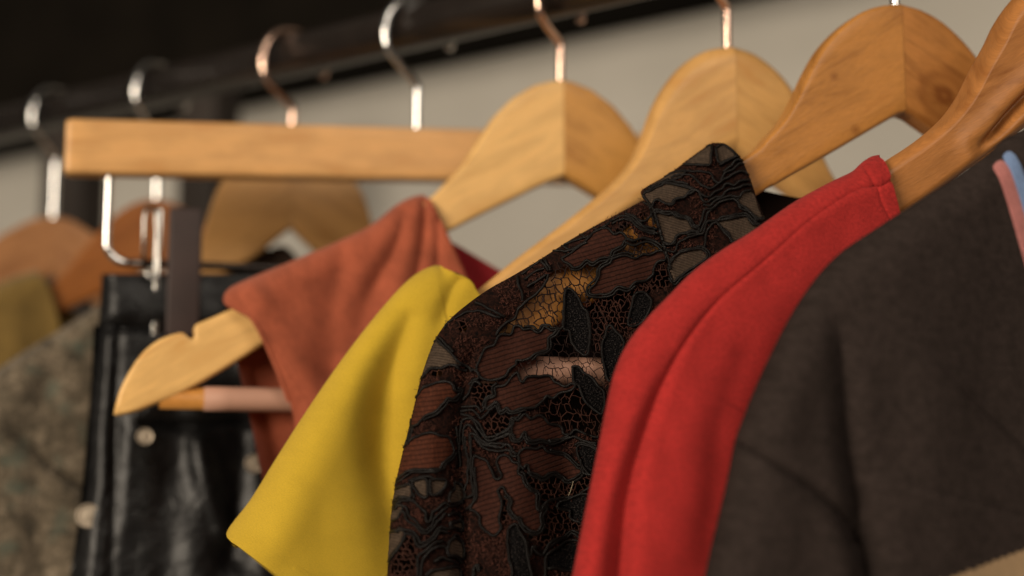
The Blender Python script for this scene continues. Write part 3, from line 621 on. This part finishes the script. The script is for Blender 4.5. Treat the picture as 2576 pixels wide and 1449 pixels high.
def rib(name, c, rot, period, hole, col_lo):
    t = NT(name); v = t.uv(rot=rot)
    w_ = t.n('ShaderNodeTexWave', {'Vector': v, 'Scale': 3.1416 * 2 / period / 20 * 1.0, 'Distortion': 1.6, 'Detail': 2.0, 'Detail Scale': 1.5}, wave_type='BANDS', bands_direction='Y').outputs['Fac']
    dots = t.noise(v, 15, 2, 0.5); fine = t.noise(t.n('ShaderNodeMapping', {'Vector': v, 'Scale': (14, 5, 1)}).outputs[0], 1.0, 3, 0.6)
    line = t.math('POWER', w_, 8.0)
    f = t.math('MULTIPLY', line, t.math('ADD', t.math('MULTIPLY', dots, 1.6), 0.1), True)
    col = t.ramp(fine, [(0.3, mul(c, 0.6)), (0.55, c), (0.75, mul(c, 1.5))]); col = t.mix(t.math('MULTIPLY', f, hole, True), col, col_lo)
    h = t.math('SUBTRACT', t.math('MULTIPLY', fine, 0.7), f)
    return t.out(col, 0.8, t.bump(h, 0.0004, 0.8), Sheen_Weight=0.0, Specular_IOR_Level=0.15)
M['lace_brown'] = rib('ribbed_brown_satin', (0.041, 0.0125, 0.0072), -0.30, 0.17, 0.6, (0.010, 0.006, 0.005))
M['lace_brown_flat'] = rib('ribbed_brown_satin_sleeve', (0.062, 0.017, 0.0075), -0.10, 0.17, 0.5, (0.016, 0.008, 0.006))
M['lace_taupe'] = rib('taupe_knit_motif', (0.066, 0.045, 0.031), 0.25, 0.10, 0.5, (0.035, 0.026, 0.019))
M['velvet'] = (lambda t, v: t.out(t.ramp(t.noise(v, 16.0, 3, 0.7), [(0.40, (0.002, 0.002, 0.002)), (0.55, (0.008, 0.0075, 0.008)), (0.66, (0.06, 0.05, 0.046))]), 0.7, t.bump(t.noise(v, 18, 3, 0.7), 0.001, 1.0), Specular_IOR_Level=0.04))(*(lambda t: (t, t.uv()))(NT('black_looped_velvet')))
M['cord'] = (lambda t, v: t.out(t.ramp(t.n('ShaderNodeTexWave', {'Vector': v, 'Scale': 6.5, 'Distortion': 1.5}, wave_type='BANDS').outputs['Fac'], [(0.2, (0.002, 0.0017, 0.0016)), (0.8, (0.0075, 0.0055, 0.0045))]), 0.42, t.bump(t.n('ShaderNodeTexWave', {'Vector': v, 'Scale': 6.5, 'Distortion': 1.5}, wave_type='BANDS').outputs['Fac'], 0.0002, 0.6), Specular_IOR_Level=0.22))(*(lambda t: (t, t.uv()))(NT('black_twisted_cord')))
M['thread'] = plain('brown_lace_thread', (0.048, 0.019, 0.013), 0.8, 0.4, 400, Specular_IOR_Level=0.15)
M['thread_dark'] = plain('dark_lace_thread', (0.018, 0.009, 0.007), 0.8, 0.4, 400, Specular_IOR_Level=0.15)

BROWN = [('B', [(700, 520), (760, 560), (800, 585), (850, 570), (900, 525), (950, 550), (1000, 515), (1080, 500), (1110, 445), (1180, 410), (1200, 375), (1220, 345), (1170, 300), (1120, 315), (1080, 275), (1020, 275), (960, 300), (900, 360), (830, 420), (750, 480)]),
 ('B', [(1515, 450), (1449, 460), (1400, 480), (1350, 480), (1290, 510), (1210, 485), (1110, 510), (1080, 550), (1010, 590), (1000, 660), (960, 720), (920, 760), (930, 800), (1000, 800), (1080, 795), (1150, 740), (1230, 755), (1290, 700), (1370, 690), (1430, 640), (1437, 600), (1470, 540), (1537, 520)]),
 ('E', [(-190, 600), (-150, 500), (-105, 400), (-10, 360), (50, 260), (160, 255), (200, 175), (260, 170), (300, 200), (380, 195), (440, 235), (490, 205), (520, 165), (580, 210), (650, 205), (600, 250), (550, 290), (545, 400), (480, 430), (430, 445), (370, 490), (300, 520), (225, 520), (215, 560), (150, 610), (100, 690), (0, 725), (-50, 725), (-140, 700)]),
 ('E', [(0, 800), (100, 780), (170, 700), (230, 650), (260, 720), (290, 745), (340, 690), (450, 690), (560, 680), (610, 730), (680, 775), (740, 790), (790, 760), (830, 790), (760, 840), (680, 860), (600, 910), (540, 885), (500, 930), (440, 990), (400, 1015), (270, 1020), (170, 1050), (120, 1010), (60, 1050), (20, 960), (-90, 1020), (-80, 930), (0, 890)]),
 ('E', [(200, 1130), (240, 1140), (310, 1075), (370, 1130), (450, 1090), (520, 1130), (560, 1180), (640, 1190), (690, 1220), (710, 1280), (770, 1290), (700, 1330), (580, 1370), (490, 1345), (350, 1360), (310, 1260), (260, 1330), (200, 1340), (170, 1250)]),
 ('F', [(40, 210), (100, 230), (170, 260), (210, 340), (250, 430), (300, 445), (325, 400), (290, 330), (280, 240), (340, 200), (400, 215), (440, 270), (500, 290), (500, 380), (545, 410), (560, 480), (620, 560), (690, 600), (690, 720), (720, 775), (790, 720), (730, 820), (740, 930), (690, 990), (620, 980), (550, 920), (520, 840), (490, 850), (420, 760), (430, 670), (370, 590), (340, 530), (290, 560), (320, 640), (330, 730), (300, 860), (320, 950), (260, 1035), (190, 1000), (110, 930), (95, 830), (40, 770), (0, 760), (40, 660), (50, 480), (30, 330)]),
 ('F', [(500, 190), (540, 140), (620, 130), (700, 130), (750, 110), (800, 160), (860, 180), (970, 200), (1040, 250), (1110, 330), (1150, 330), (1140, 390), (1020, 460), (960, 420), (890, 380), (820, 390), (760, 430), (690, 400), (620, 370), (590, 300), (550, 340), (510, 280)])]
BROWN2 = [('C', [(440, 810), (520, 775), (640, 740), (740, 760), (780, 830), (830, 850), (760, 920), (700, 910), (640, 990), (560, 1060), (450, 1110), (380, 1190), (318, 1190), (334, 1050), (362, 920)]),
 ('D', [(245, 130), (285, 70), (360, 16), (520, -39), (620, 1), (710, 6), (740, 66), (760, 180), (650, 280), (620, 345), (550, 340), (450, 350), (340, 350), (260, 390), (180, 450), (136, 462), (186, 300)])]
TAUPE = [('C', [(560, 330), (600, 310), (650, 370), (720, 430), (800, 530), (840, 570), (720, 570), (640, 600), (540, 600), (480, 650), (425, 695), (462, 560), (496, 430)]),
 ('D', [(122, 580), (200, 530), (300, 500), (330, 560), (320, 640), (230, 640), (160, 670), (106, 640)]), ('D', [(330, 480), (400, 450), (480, 450), (490, 620), (440, 630), (380, 580)]),
 ('D', [(540, 450), (660, 450), (690, 480), (620, 580), (540, 610), (520, 520)]), ('D', [(770, 480), (850, 520), (870, 640), (800, 690), (720, 680), (730, 590), (770, 560)]),
 ('D', [(104, 740), (230, 720), (210, 800), (180, 850), (100, 870)]), ('D', [(92, 1010), (200, 970), (260, 1010), (220, 1110), (140, 1200), (76, 1290), (78, 1120)]),
 ('D', [(760, 1060), (830, 1080), (870, 1150), (860, 1260), (790, 1240), (710, 1230), (700, 1160)]), ('D', [(500, 1440), (560, 1390), (700, 1370), (810, 1360), (840, 1449), (820, 1500), (500, 1500)]),
 ('D', [(720, 920), (850, 880), (850, 980), (790, 950)]),
 ('A', [(150, 480), (220, 440), (330, 390), (440, 400), (560, 440), (490, 490), (400, 520), (380, 560), (320, 550), (250, 520), (210, 570)]),
 ('A', [(240, 625), (340, 640), (400, 640), (440, 670), (510, 680), (540, 740), (600, 760), (520, 780), (430, 800), (400, 850), (360, 880), (310, 860), (270, 740)]),
 ('A', [(350, 1050), (420, 960), (540, 920), (620, 920), (660, 980), (560, 1060), (440, 1140), (390, 1180)]), ('A', [(740, 700), (860, 670), (980, 650), (1030, 720), (1090, 740), (880, 860), (830, 790)]),
 ('A', [(910, 510), (1000, 450), (1060, 520), (1110, 640), (1090, 680), (1000, 610), (930, 560)]), ('A', [(480, 215), (640, 100), (700, 84), (690, 160), (690, 240), (600, 240), (500, 235)]),
 ('A', [(740, 100), (800, 80), (895, 160), (820, 200), (760, 220), (740, 160)]), ('A', [(190, 420), (360, 314), (480, 290), (440, 340), (350, 370), (280, 390)])]
VELVET = [('B', [(740, 760), (790, 770), (830, 830), (870, 910), (900, 940), (925, 1080), (910, 1270), (860, 1280), (780, 1190), (760, 1100), (710, 1070), (715, 950), (720, 830)]),
 ('B', [(1290, 800), (1350, 785), (1400, 820), (1420, 880), (1350, 1020), (1240, 1050), (1250, 930)]),
 ('E', [(800, 600), (860, 590), (920, 650), (1000, 700), (1060, 780), (1130, 870), (1110, 1070), (1000, 1010), (930, 940), (890, 850), (870, 780), (820, 750)]),
 ('E', [(1130, 300), (1180, 165), (1250, 220), (1330, 330), (1280, 540), (1180, 740), (1120, 520), (1110, 380)]), ('F', [(1110, 120), (1170, 90), (1310, 150), (1300, 300), (1250, 400), (1190, 340), (1140, 260)]),
 ('F', [(930, 690), (1000, 660), (1180, 600), (1250, 640), (1220, 900), (1100, 880), (1040, 840), (1030, 770), (910, 740)]), ('F', [(400, 960), (480, 910), (510, 990), (570, 1090), (600, 1270), (640, 1449), (600, 1560), (430, 1560), (440, 1400), (400, 1250), (390, 1080)]),
 ('F', [(790, 1240), (900, 1160), (1040, 1080), (1150, 1120), (1130, 1380), (1000, 1390), (880, 1360), (800, 1370)])]
CORDS = [('A', c) for c in [[(360, 310), (440, 290), (560, 295), (650, 300), (700, 320), (720, 370), (770, 380), (800, 310), (860, 280), (920, 230), (975, 240)],
 [(370, 340), (450, 320), (530, 325), (570, 360), (620, 400), (680, 430), (740, 400), (790, 360), (830, 340), (880, 310), (940, 290), (995, 320)],
 [(340, 390), (420, 400), (500, 425), (580, 445), (630, 490), (680, 500), (720, 460), (780, 430), (820, 390), (880, 400), (930, 370), (1005, 360)],
 [(220, 560), (260, 520), (330, 550), (390, 555), (410, 510), (480, 500), (530, 445), (590, 450), (620, 520), (660, 545), (720, 500), (780, 490), (830, 440), (900, 430), (960, 400), (1030, 410)],
 [(630, 560), (680, 570), (740, 520), (800, 500), (850, 490), (920, 500), (960, 450), (1010, 450)], [(640, 600), (700, 590), (760, 540), (850, 515), (900, 530), (930, 590), (1000, 620), (1060, 680), (1115, 660)],
 [(220, 600), (300, 620), (370, 620), (420, 660), (510, 670), (540, 720), (590, 740), (620, 670), (640, 600)], [(300, 860), (360, 880), (400, 870), (420, 810), (500, 790), (540, 770), (600, 780), (640, 700), (660, 630), (700, 600)],
 [(330, 920), (400, 940), (430, 870), (500, 830), (580, 800), (630, 790), (660, 700), (720, 690), (780, 680), (860, 660), (970, 650), (1020, 700), (1090, 720)],
 [(350, 1050), (410, 970), (460, 930), (560, 910), (630, 910), (650, 820), (680, 740), (740, 710), (790, 770), (860, 850)], [(500, 235), (600, 240), (670, 245)], [(760, 240), (820, 210), (880, 180), (930, 172)],
 [(790, 300), (850, 250), (900, 200), (945, 205)], [(150, 460), (220, 430), (300, 380), (350, 350)], [(145, 490), (200, 560), (240, 630), (280, 760), (310, 880), (350, 1000), (370, 1080)],
 [(0, 630), (60, 650), (120, 690), (170, 690), (210, 640), (200, 570), (150, 540)], [(0, 650), (60, 670), (110, 720), (180, 740), (260, 760)], [(0, 680), (50, 690), (100, 740), (170, 770), (270, 790)],
 [(0, 830), (60, 850), (150, 830), (200, 840), (270, 870), (310, 900)], [(0, 860), (70, 890), (170, 860), (240, 880), (300, 930)]]]
CORDS += [('B', c) for c in [[(1090, 210), (1150, 180), (1220, 165), (1280, 170), (1320, 220), (1380, 270), (1449, 290)], [(1100, 230), (1170, 200), (1240, 190), (1290, 240), (1350, 290), (1449, 320)], [(1220, 345), (1280, 370), (1340, 350), (1449, 370)],
 [(560, 470), (620, 430), (700, 410), (760, 440), (800, 440)], [(600, 455), (680, 445), (740, 455), (850, 400), (900, 380)], [(700, 385), (760, 355), (800, 325), (860, 320), (900, 350)], [(720, 400), (790, 370), (850, 350), (930, 330)], [(880, 262), (940, 255), (990, 280), (1060, 240), (1100, 205)],
 [(510, 520), (560, 560), (590, 610)], [(550, 515), (600, 580), (600, 610)], [(590, 640), (560, 720), (500, 790), (420, 850), (350, 920), (320, 990), (250, 1030), (200, 1080), (170, 1130)], [(340, 650), (350, 720), (380, 790), (385, 850)],
 [(0, 870), (50, 880), (100, 910), (180, 950), (240, 980)], [(0, 930), (60, 935), (130, 960), (200, 990)], [(380, 640), (460, 575), (540, 520)], [(400, 680), (480, 620), (560, 590)], [(420, 740), (500, 690), (570, 640)]]]
CORDS += [('C', c) for c in [[(525, 380), (540, 310), (590, 290), (600, 340), (680, 390), (740, 450), (800, 520), (860, 570), (930, 600), (940, 640)], [(388, 760), (400, 720), (460, 680), (500, 610), (560, 600), (640, 600), (720, 570), (790, 580), (830, 620), (900, 630)],
 [(370, 920), (430, 820), (520, 775), (640, 740), (740, 760), (780, 830), (850, 830)], [(660, 185), (720, 125), (800, 75), (890, 25), (980, 10), (1060, 15), (1140, 50), (1230, 80)], [(860, 930), (920, 860), (960, 760), (1000, 740), (1040, 780)],
 [(850, 1000), (920, 1000), (1000, 1000), (1050, 1060), (1090, 1000), (1095, 930), (1190, 890)], [(830, 1050), (900, 1040), (960, 1040), (1010, 1080), (1050, 1130), (1120, 1050), (1190, 950), (1220, 980), (1240, 1050), (1300, 1020), (1360, 1050), (1449, 1040)],
 [(830, 1080), (900, 1090), (960, 1120), (1010, 1160), (1040, 1200), (1100, 1310), (1180, 1310), (1240, 1280), (1300, 1240), (1370, 1200)], [(820, 1449), (830, 1250), (850, 1150), (900, 1120), (960, 1140), (1000, 1200), (1060, 1290), (1120, 1350), (1200, 1340), (1290, 1290), (1370, 1290), (1400, 1350)],
 [(880, 1449), (860, 1300), (880, 1210), (930, 1195), (980, 1250), (1040, 1340), (1120, 1380), (1230, 1380), (1330, 1400), (1380, 1449)], [(940, 1449), (930, 1340), (930, 1280), (980, 1290), (1040, 1360), (1110, 1400), (1220, 1430)], [(790, 1200), (800, 1320), (815, 1449)],
 [(940, 640), (960, 620), (1010, 650), (1020, 700), (970, 720), (920, 770)], [(330, 1190), (300, 1290), (260, 1400)], [(345, 1210), (320, 1300), (290, 1390)], [(372, 900), (350, 1000), (330, 1120)]]]
CORDS += [('D', c) for c in [[(880, 0), (890, 150), (910, 260), (900, 480), (880, 560), (890, 650)], [(935, 0), (945, 150), (940, 300), (950, 480), (960, 600), (900, 640)], [(980, 320), (990, 480), (1000, 640), (950, 700), (890, 760)],
 [(140, 690), (170, 640), (230, 630), (300, 650), (370, 700), (420, 740), (470, 790), (480, 880), (520, 880), (540, 800), (600, 750), (680, 690), (720, 720), (780, 720), (860, 690)], [(106, 740), (160, 750), (210, 720), (270, 740), (300, 830), (370, 880), (430, 960), (480, 970), (540, 920), (560, 850), (640, 780), (700, 730)],
 [(96, 890), (180, 850), (220, 790), (250, 800), (280, 870), (360, 920), (420, 990), (490, 1010), (560, 940), (600, 880), (680, 800)], [(100, 980), (180, 990), (200, 950), (260, 970), (340, 990), (390, 1040), (420, 1110), (480, 1090), (560, 1020), (620, 940), (700, 960), (800, 950), (850, 990)],
 [(84, 1300), (150, 1220), (220, 1120), (250, 1030), (300, 1010), (350, 1040), (380, 1120), (430, 1150), (500, 1110), (580, 1040), (620, 980), (700, 1000)], [(390, 1449), (390, 1320), (400, 1240), (480, 1180), (560, 1110), (650, 1090)],
 [(420, 1449), (440, 1300), (500, 1210), (580, 1150), (640, 1140), (700, 1170), (710, 1240), (790, 1250), (840, 1320)], [(700, 1120), (750, 1070), (790, 1020), (850, 1100)], [(470, 1449), (540, 1390), (640, 1380), (720, 1360), (810, 1350)], [(160, 520), (200, 420), (330, 350), (450, 350), (600, 350), (640, 300)],
 [(300, 460), (400, 430), (500, 420), (560, 440)], [(800, 20), (815, 150), (835, 320)], [(490, 450), (490, 620)], [(520, 450), (530, 600), (620, 600), (700, 500)], [(240, 140), (190, 260), (150, 400)], [(110, 620), (96, 760), (92, 900)], [(86, 1000), (78, 1150), (74, 1300), (66, 1449)],
 [(700, 820), (780, 800), (830, 830), (810, 880), (720, 900)], [(560, 1300), (640, 1260), (730, 1290), (800, 1330)], [(960, 1449), (970, 1370), (1000, 1340), (1010, 1400)]]]
CORDS += [('E', c) for c in [[(700, 0), (715, 130), (680, 190), (590, 215)], [(770, 1290), (840, 1240), (900, 1270), (980, 1300), (1070, 1320)], [(560, 1370), (680, 1340), (820, 1310), (900, 1350), (1050, 1380)], [(820, 1400), (880, 1370), (960, 1390), (1060, 1440)], [(950, 30), (970, 150), (985, 300)],
 [(0, 1290), (80, 1270), (150, 1220), (180, 1130)], [(0, 1330), (90, 1310), (160, 1290), (200, 1350)]]]
CORDS += [('F', c) for c in [[(40, 0), (120, 90), (250, 100), (320, 120), (400, 90), (440, 160), (480, 190)], [(60, 30), (140, 120), (280, 160), (400, 150), (430, 200), (480, 220)], [(770, 1200), (830, 1110), (900, 1060), (980, 1040), (1060, 980), (1150, 1020)], [(640, 1140), (690, 1200), (750, 1230), (800, 1160), (900, 1090), (1000, 1050), (1060, 1010), (1160, 1080)],
 [(590, 1090), (600, 1200), (620, 1250), (650, 1150), (690, 1150)], [(40, 1449), (50, 1350), (90, 1330), (90, 1400)], [(780, 1449), (780, 1260)], [(810, 1370), (880, 1360), (1000, 1390), (1130, 1370)], [(1150, 240), (1170, 380), (1260, 410)], [(720, 780), (800, 680), (900, 650), (990, 640), (1100, 620), (1180, 570), (1240, 530)],
 [(810, 50), (880, 40), (980, 30), (1090, 10), (1180, 50), (1310, 100)], [(600, 0), (640, 50), (740, 40), (820, 70)]]]
OPEN = [('B', [(180, 1170), (210, 1090), (330, 980), (350, 910), (430, 850), (570, 720), (600, 640), (700, 580), (760, 570), (800, 590), (900, 530), (1000, 520), (1090, 510), (1000, 590), (1000, 660), (920, 760), (900, 860), (870, 900), (790, 770), (740, 760), (715, 830), (710, 1000), (650, 1070), (600, 1090), (560, 1060), (490, 1110), (340, 1050), (300, 1110), (200, 1120)]),
 ('B', [(1110, 310), (1180, 240), (1230, 220), (1290, 300), (1340, 350), (1260, 375), (1190, 300)]), ('B', [(1110, 480), (1190, 410), (1260, 400), (1340, 380), (1449, 400), (1500, 420), (1480, 460), (1449, 450), (1340, 480), (1270, 510), (1200, 480)]),
 ('A', [(120, 640), (150, 620), (170, 680), (140, 690)]), ('A', [(200, 660), (235, 630), (265, 740), (190, 730)]),
 ('E', [(120, 720), (220, 580), (430, 450), (550, 400), (560, 300), (620, 250), (700, 220), (760, 230), (800, 350), (880, 430), (940, 470), (975, 430), (990, 250), (950, 30), (1100, 0), (1150, 170), (1110, 330), (1100, 480), (1140, 800), (1060, 760), (930, 640), (850, 580), (800, 590), (800, 740), (740, 790), (600, 700), (340, 690), (280, 740), (230, 650)]),
 ('E', [(450, 1000), (560, 890), (830, 790), (880, 850), (950, 970), (1100, 1080), (1070, 1310), (900, 1260), (830, 1230), (740, 1280), (700, 1240), (680, 1190), (560, 1170), (460, 1090)]),
 ('F', [(610, 380), (760, 430), (890, 380), (1020, 460), (1150, 400), (1250, 420), (1230, 540), (1000, 640), (820, 660), (720, 770), (690, 650), (550, 450), (560, 360)]), ('F', [(740, 850), (890, 720), (1030, 780), (1040, 860), (1170, 940), (1060, 980), (900, 1050), (780, 1150), (700, 1100), (600, 1050), (640, 990), (740, 930)]),
 ('C', [(1080, 730), (1220, 720), (1190, 790), (1190, 880), (1100, 930), (1050, 1060), (960, 940), (970, 800)]), ('C', [(1100, 1100), (1200, 980), (1290, 1020), (1350, 1070), (1340, 1200), (1200, 1290), (1100, 1290)]),
 ('D', [(170, 1240), (270, 1040), (340, 1080), (370, 1180), (370, 1380), (120, 1440)]), ('C', [(820, 130), (870, 95), (910, 140), (880, 230), (820, 210)]), ('C', [(540, 640), (640, 620), (620, 690), (540, 680)]),
 ('B', [(950, 820), (1090, 800), (1150, 760), (1270, 760), (1370, 700), (1430, 660), (1410, 790), (1300, 790), (1240, 930), (1230, 1080), (1190, 1180), (1100, 1050), (1040, 1080), (1000, 1250), (930, 1100), (900, 940)]),
 ('A', [(230, 1080), (270, 1030), (320, 1050), (350, 1150), (330, 1230), (240, 1240), (150, 1220), (200, 1150)]), ('D', [(1240, 740), (1290, 640), (1320, 760), (1330, 900), (1280, 900)])]
OPENP = [cat(TP(t_, p), 70, True) for t_, p in OPEN]
def is_open(X):
    r = np.zeros(len(X), bool)
    for P in OPENP: r |= inpoly(X, P)
    return r
sheet('front_panel', dl, s_, i_, M['lace_dense'], g, 240, 330, thick=0, keep=lambda X: ~is_open(X) & ~inpoly(X, COLLAR), power=1.15)
sheet('collar', dc, s_c, i_c, M['lace_dense'], g, 90, 120, thick=0, keep=lambda X: ~is_open(X))
M['lace_back'] = cloth('dark_lace_back', (0.014, 0.008, 0.006), 6, 0.5, 0.95, 0.0, spec=0.05)
dlb = Drape(H2, s_, [0.95, 0.95, 1.2, 2.0], wr=0.1)
ib = [(1660, 478), (1790, 440), (1870, 452), (1905, 474), (1950, 486), (2010, 498), (2060, 510), (2100, 540), (2120, 600), (2120, 680), (2120, 760), (2110, 840), (2100, 920), (2090, 1000), (2080, 1060), (2060, 1120), (2040, 1180), (2020, 1250), (2000, 1320), (1980, 1400), (1960, 1480), (1950, 1570)]
sheet('back_panel', dlb, s_, ib, M['lace_back'], g, 110, 140, back=True, bk=1.1, thick=0)
def motif(P, mat, off):
    st = 2.6; x0, y0 = P.min(0); x1, y1 = P.max(0)
    xs = np.arange(x0 - st, x1 + st, st); ys = np.arange(y0 - st, y1 + st, st)
    X = np.stack(np.meshgrid(xs, ys), -1).reshape(-1, 2); nx = len(xs)
    F = np.array([(j * nx + i, (j + 1) * nx + i, (j + 1) * nx + i + 1, j * nx + i + 1) for j in range(len(ys) - 1) for i in range(nx - 1)])
    k = inpoly(X[F].mean(1), P) & inpoly(X[F].mean(1), ALLP); F = F[k]
    if len(F) == 0: return
    use = np.unique(F); mp = np.full(len(X), -1); mp[use] = np.arange(len(use)); X = X[use]; F = mp[F]
    c = lc(X) + off; ab = H2.ab(X, c); mesh('lace_motif', H2.loc(ab, c), F.tolist(), mat, g, ab * 100)
def cordline(P, rad=0.00056, closed=False, name='cord', k=7, off=0.0008, amp=1.3):
    n = max(8, int(seglen(P) / 3.2)); P = cat(P, n, closed)
    T = np.gradient(P, axis=0); T /= np.linalg.norm(T, axis=1)[:, None] + 1e-9; N = np.stack([-T[:, 1], T[:, 0]], 1)
    s0 = random.random() * 500; u = np.stack([np.arange(n) * 3.2 + s0, np.full(n, s0)], 1)
    P = P + N * (amp * 2 * vnoise(u, 11) + amp * vnoise(u, 5))[:, None]
    k_in = inpoly(P, BODY) | inpoly(P, COLLAR)
    if not k_in.all():      # keep the longest run that lies on cloth
        best = (0, 0); i0 = None
        for i, kk in enumerate(list(k_in) + [False]):
            if kk and i0 is None: i0 = i
            if not kk and i0 is not None:
                if i - i0 > best[1] - best[0]: best = (i0, i)
                i0 = None
        P = P[best[0]:best[1]]; u = u[best[0]:best[1]]
        if len(P) < 6: return
    c = lc(P) + off; ab = H2.ab(P, c); V = H2.loc(ab, c); r = rad * (1 + 0.25 * vnoise(u, 14))
    tube(name, V, r, M['cord'], g, k)
def L3(P, off):
    c = lc(P) + off; return H2.loc(H2.ab(P, c), c)
# motifs may only lie where the body or collar has cloth
ALLP = np.vstack([cat(s_c[:8], 40), cat([(1613, 497)] + s_[2:], 120), cat(i_[6:][::-1] + [(2000, 760)] + i_c[::-1], 60)])
for lst, mt, of in ((BROWN, 'lace_brown', 0.0005), (BROWN2, 'lace_brown_flat', 0.0005), (TAUPE, 'lace_taupe', 0.0004), (VELVET, 'velvet', 0.0006)):
    for t_, p in lst:
        P = cat(TP(t_, p), max(50, len(p) * 5), True); motif(P, M[mt], of); cordline(TP(t_, p), closed=True)
for t_, p in CORDS: cordline(TP(t_, p))
for t_, p in BROWN + BROWN2 + TAUPE[:2] + TAUPE[10:14]:          # second cord running beside part of an outline
    P = cat(TP(t_, p), len(p) * 6, True); cen = P.mean(0); T = np.gradient(P, axis=0); N = np.stack([-T[:, 1], T[:, 0]], 1); N /= np.linalg.norm(N, axis=1)[:, None] + 1e-9
    if inpoly((P[5] + N[5] * 3)[None], P)[0]: N = -N
    n_ = len(P); st = random.randrange(n_); ln = int(n_ * (0.35 + 0.3 * random.random())); ii = (st + np.arange(ln)) % n_
    Q = (P + N * 6.5)[ii]; Q = Q[::3]
    if len(Q) > 3: cordline(Q, rad=0.00050)
hair = TP('F', [(1070, 465), (1056, 520), (1040, 570), (1018, 615)]); hair = cat(hair, 14); V_, F_, _u = tube_data(L3(hair, 0.0018), 0.00009, 4)
mesh('stray_hair', V_, F_, plain('pale_hair', (0.45, 0.36, 0.24), 0.5), g)
# looped net across the openings
def nodes_net(poly, cell, mat, rad, name, slant=0.12):
    lo = poly.min(0) - cell; hi = poly.max(0) + cell; Vs = []; Fs = []; nv = 0
    w_, h_ = cell * 0.9, cell * 1.15; pts = {}
    for j in range(int((hi[1] - lo[1]) / (h_ * 0.75)) + 2):
        for i in range(int((hi[0] - lo[0]) / w_) + 2):
            for q in (0, 1):      # two vertices per hexagon row: upper and lower
                x = lo[0] + (i + 0.5 * (j % 2)) * w_; y = lo[1] + j * h_ * 0.75 + q * h_ * 0.5 - h_ * 0.25
                pts[(i, j, q)] = np.array([x + slant * (y - lo[1]), y]) + (rng.random(2) - 0.5) * cell * 0.5
    E = []
    for (i, j, q), p in pts.items():
        if q == 0:
            E.append(((i, j, 0), (i, j, 1)))
        else:
            a = i if j % 2 else i - 1
            for t2_ in ((a, j + 1, 0), (a + 1, j + 1, 0)):
                if t2_ in pts: E.append(((i, j, 1), t2_))
    keys = {k_: i for i, k_ in enumerate(pts)}; ins = inpoly(np.array(list(pts.values())), poly)
    for a, b in E:
        if not (ins[keys[a]] or ins[keys[b]]) or random.random() < 0.08: continue
        pa, pb = pts[a], pts[b]; P = np.array([pa, (pa + pb) / 2 + (rng.random(2) - 0.5) * cell * 0.25, pb])
        V, F, _ = tube_data(L3(P, 0.0002), rad * (0.7 + 0.7 * random.random()), 4, False)
        Vs.append(V); Fs += [tuple(x + nv for x in f) for f in F]; nv += len(V)
    # loose vertical strands
    for _ in range(int((hi[0] - lo[0]) * (hi[1] - lo[1]) / 420)):
        p = lo + rng.random(2) * (hi - lo)
        if not inpoly(p[None], poly)[0]: continue
        L = 8 + 14 * random.random(); P = np.array([p, p + [L * 0.12, L * 0.5], p + [L * 0.3, L]]) + (rng.random((3, 2)) - 0.5) * 2
        V, F, _ = tube_data(L3(P, 0.0001), rad * 0.6, 3, False)
        Vs.append(V); Fs += [tuple(x + nv for x in f) for f in F]; nv += len(V)
    if Vs: o = mesh(name, np.vstack(Vs), Fs, mat, g); o['kind'] = 'stuff'
for i, P in enumerate(OPENP):
    nodes_net(P, 24 if i in (0, 5, 6) else 16, M['thread_dark'] if i in (0, 1, 2, 5) else M['thread'], 0.00027 if i in (0, 1, 2) else 0.00018, 'net')
# loose fuzz of reddish thread ends over the dense lace
Vs = []; Fs = []; nv = 0; n_f = 0
FP = np.array([960, 360]) + rng.random((40000, 2)) * np.array([840, 1110])
on = np.zeros(len(FP), bool)
for lst in (BROWN, BROWN2, TAUPE, VELVET):
    for t_, p in lst: on |= inpoly(FP, TP(t_, p))
FP = FP[inpoly(FP, ALLP) & ~is_open(FP) & (vnoise(FP, 40) > -0.12) & ~on][:9000]
for p in FP:
    a = random.random() * 6.28; L = 3 + 8 * random.random(); d2 = np.array([math.cos(a), math.sin(a)])
    P = np.array([p, p + d2 * L * 0.5 + (rng.random(2) - 0.5) * 3, p + d2 * L]); c = lc(P) + np.array([0.0002, 0.0006 + 0.0005 * random.random(), 0.0003])
    V, F, _ = tube_data(H2.loc(H2.ab(P, c), c), 0.00010, 3, False); Vs.append(V); Fs += [tuple(x + nv for x in f) for f in F]; nv += len(V)
M['fuzz'] = plain('reddish_thread_fuzz', (0.075, 0.026, 0.017), 0.7, 0.5, 500, Specular_IOR_Level=0.2)
o = mesh('thread_fuzz', np.vstack(Vs), Fs, M['fuzz'], g); o['kind'] = 'stuff'
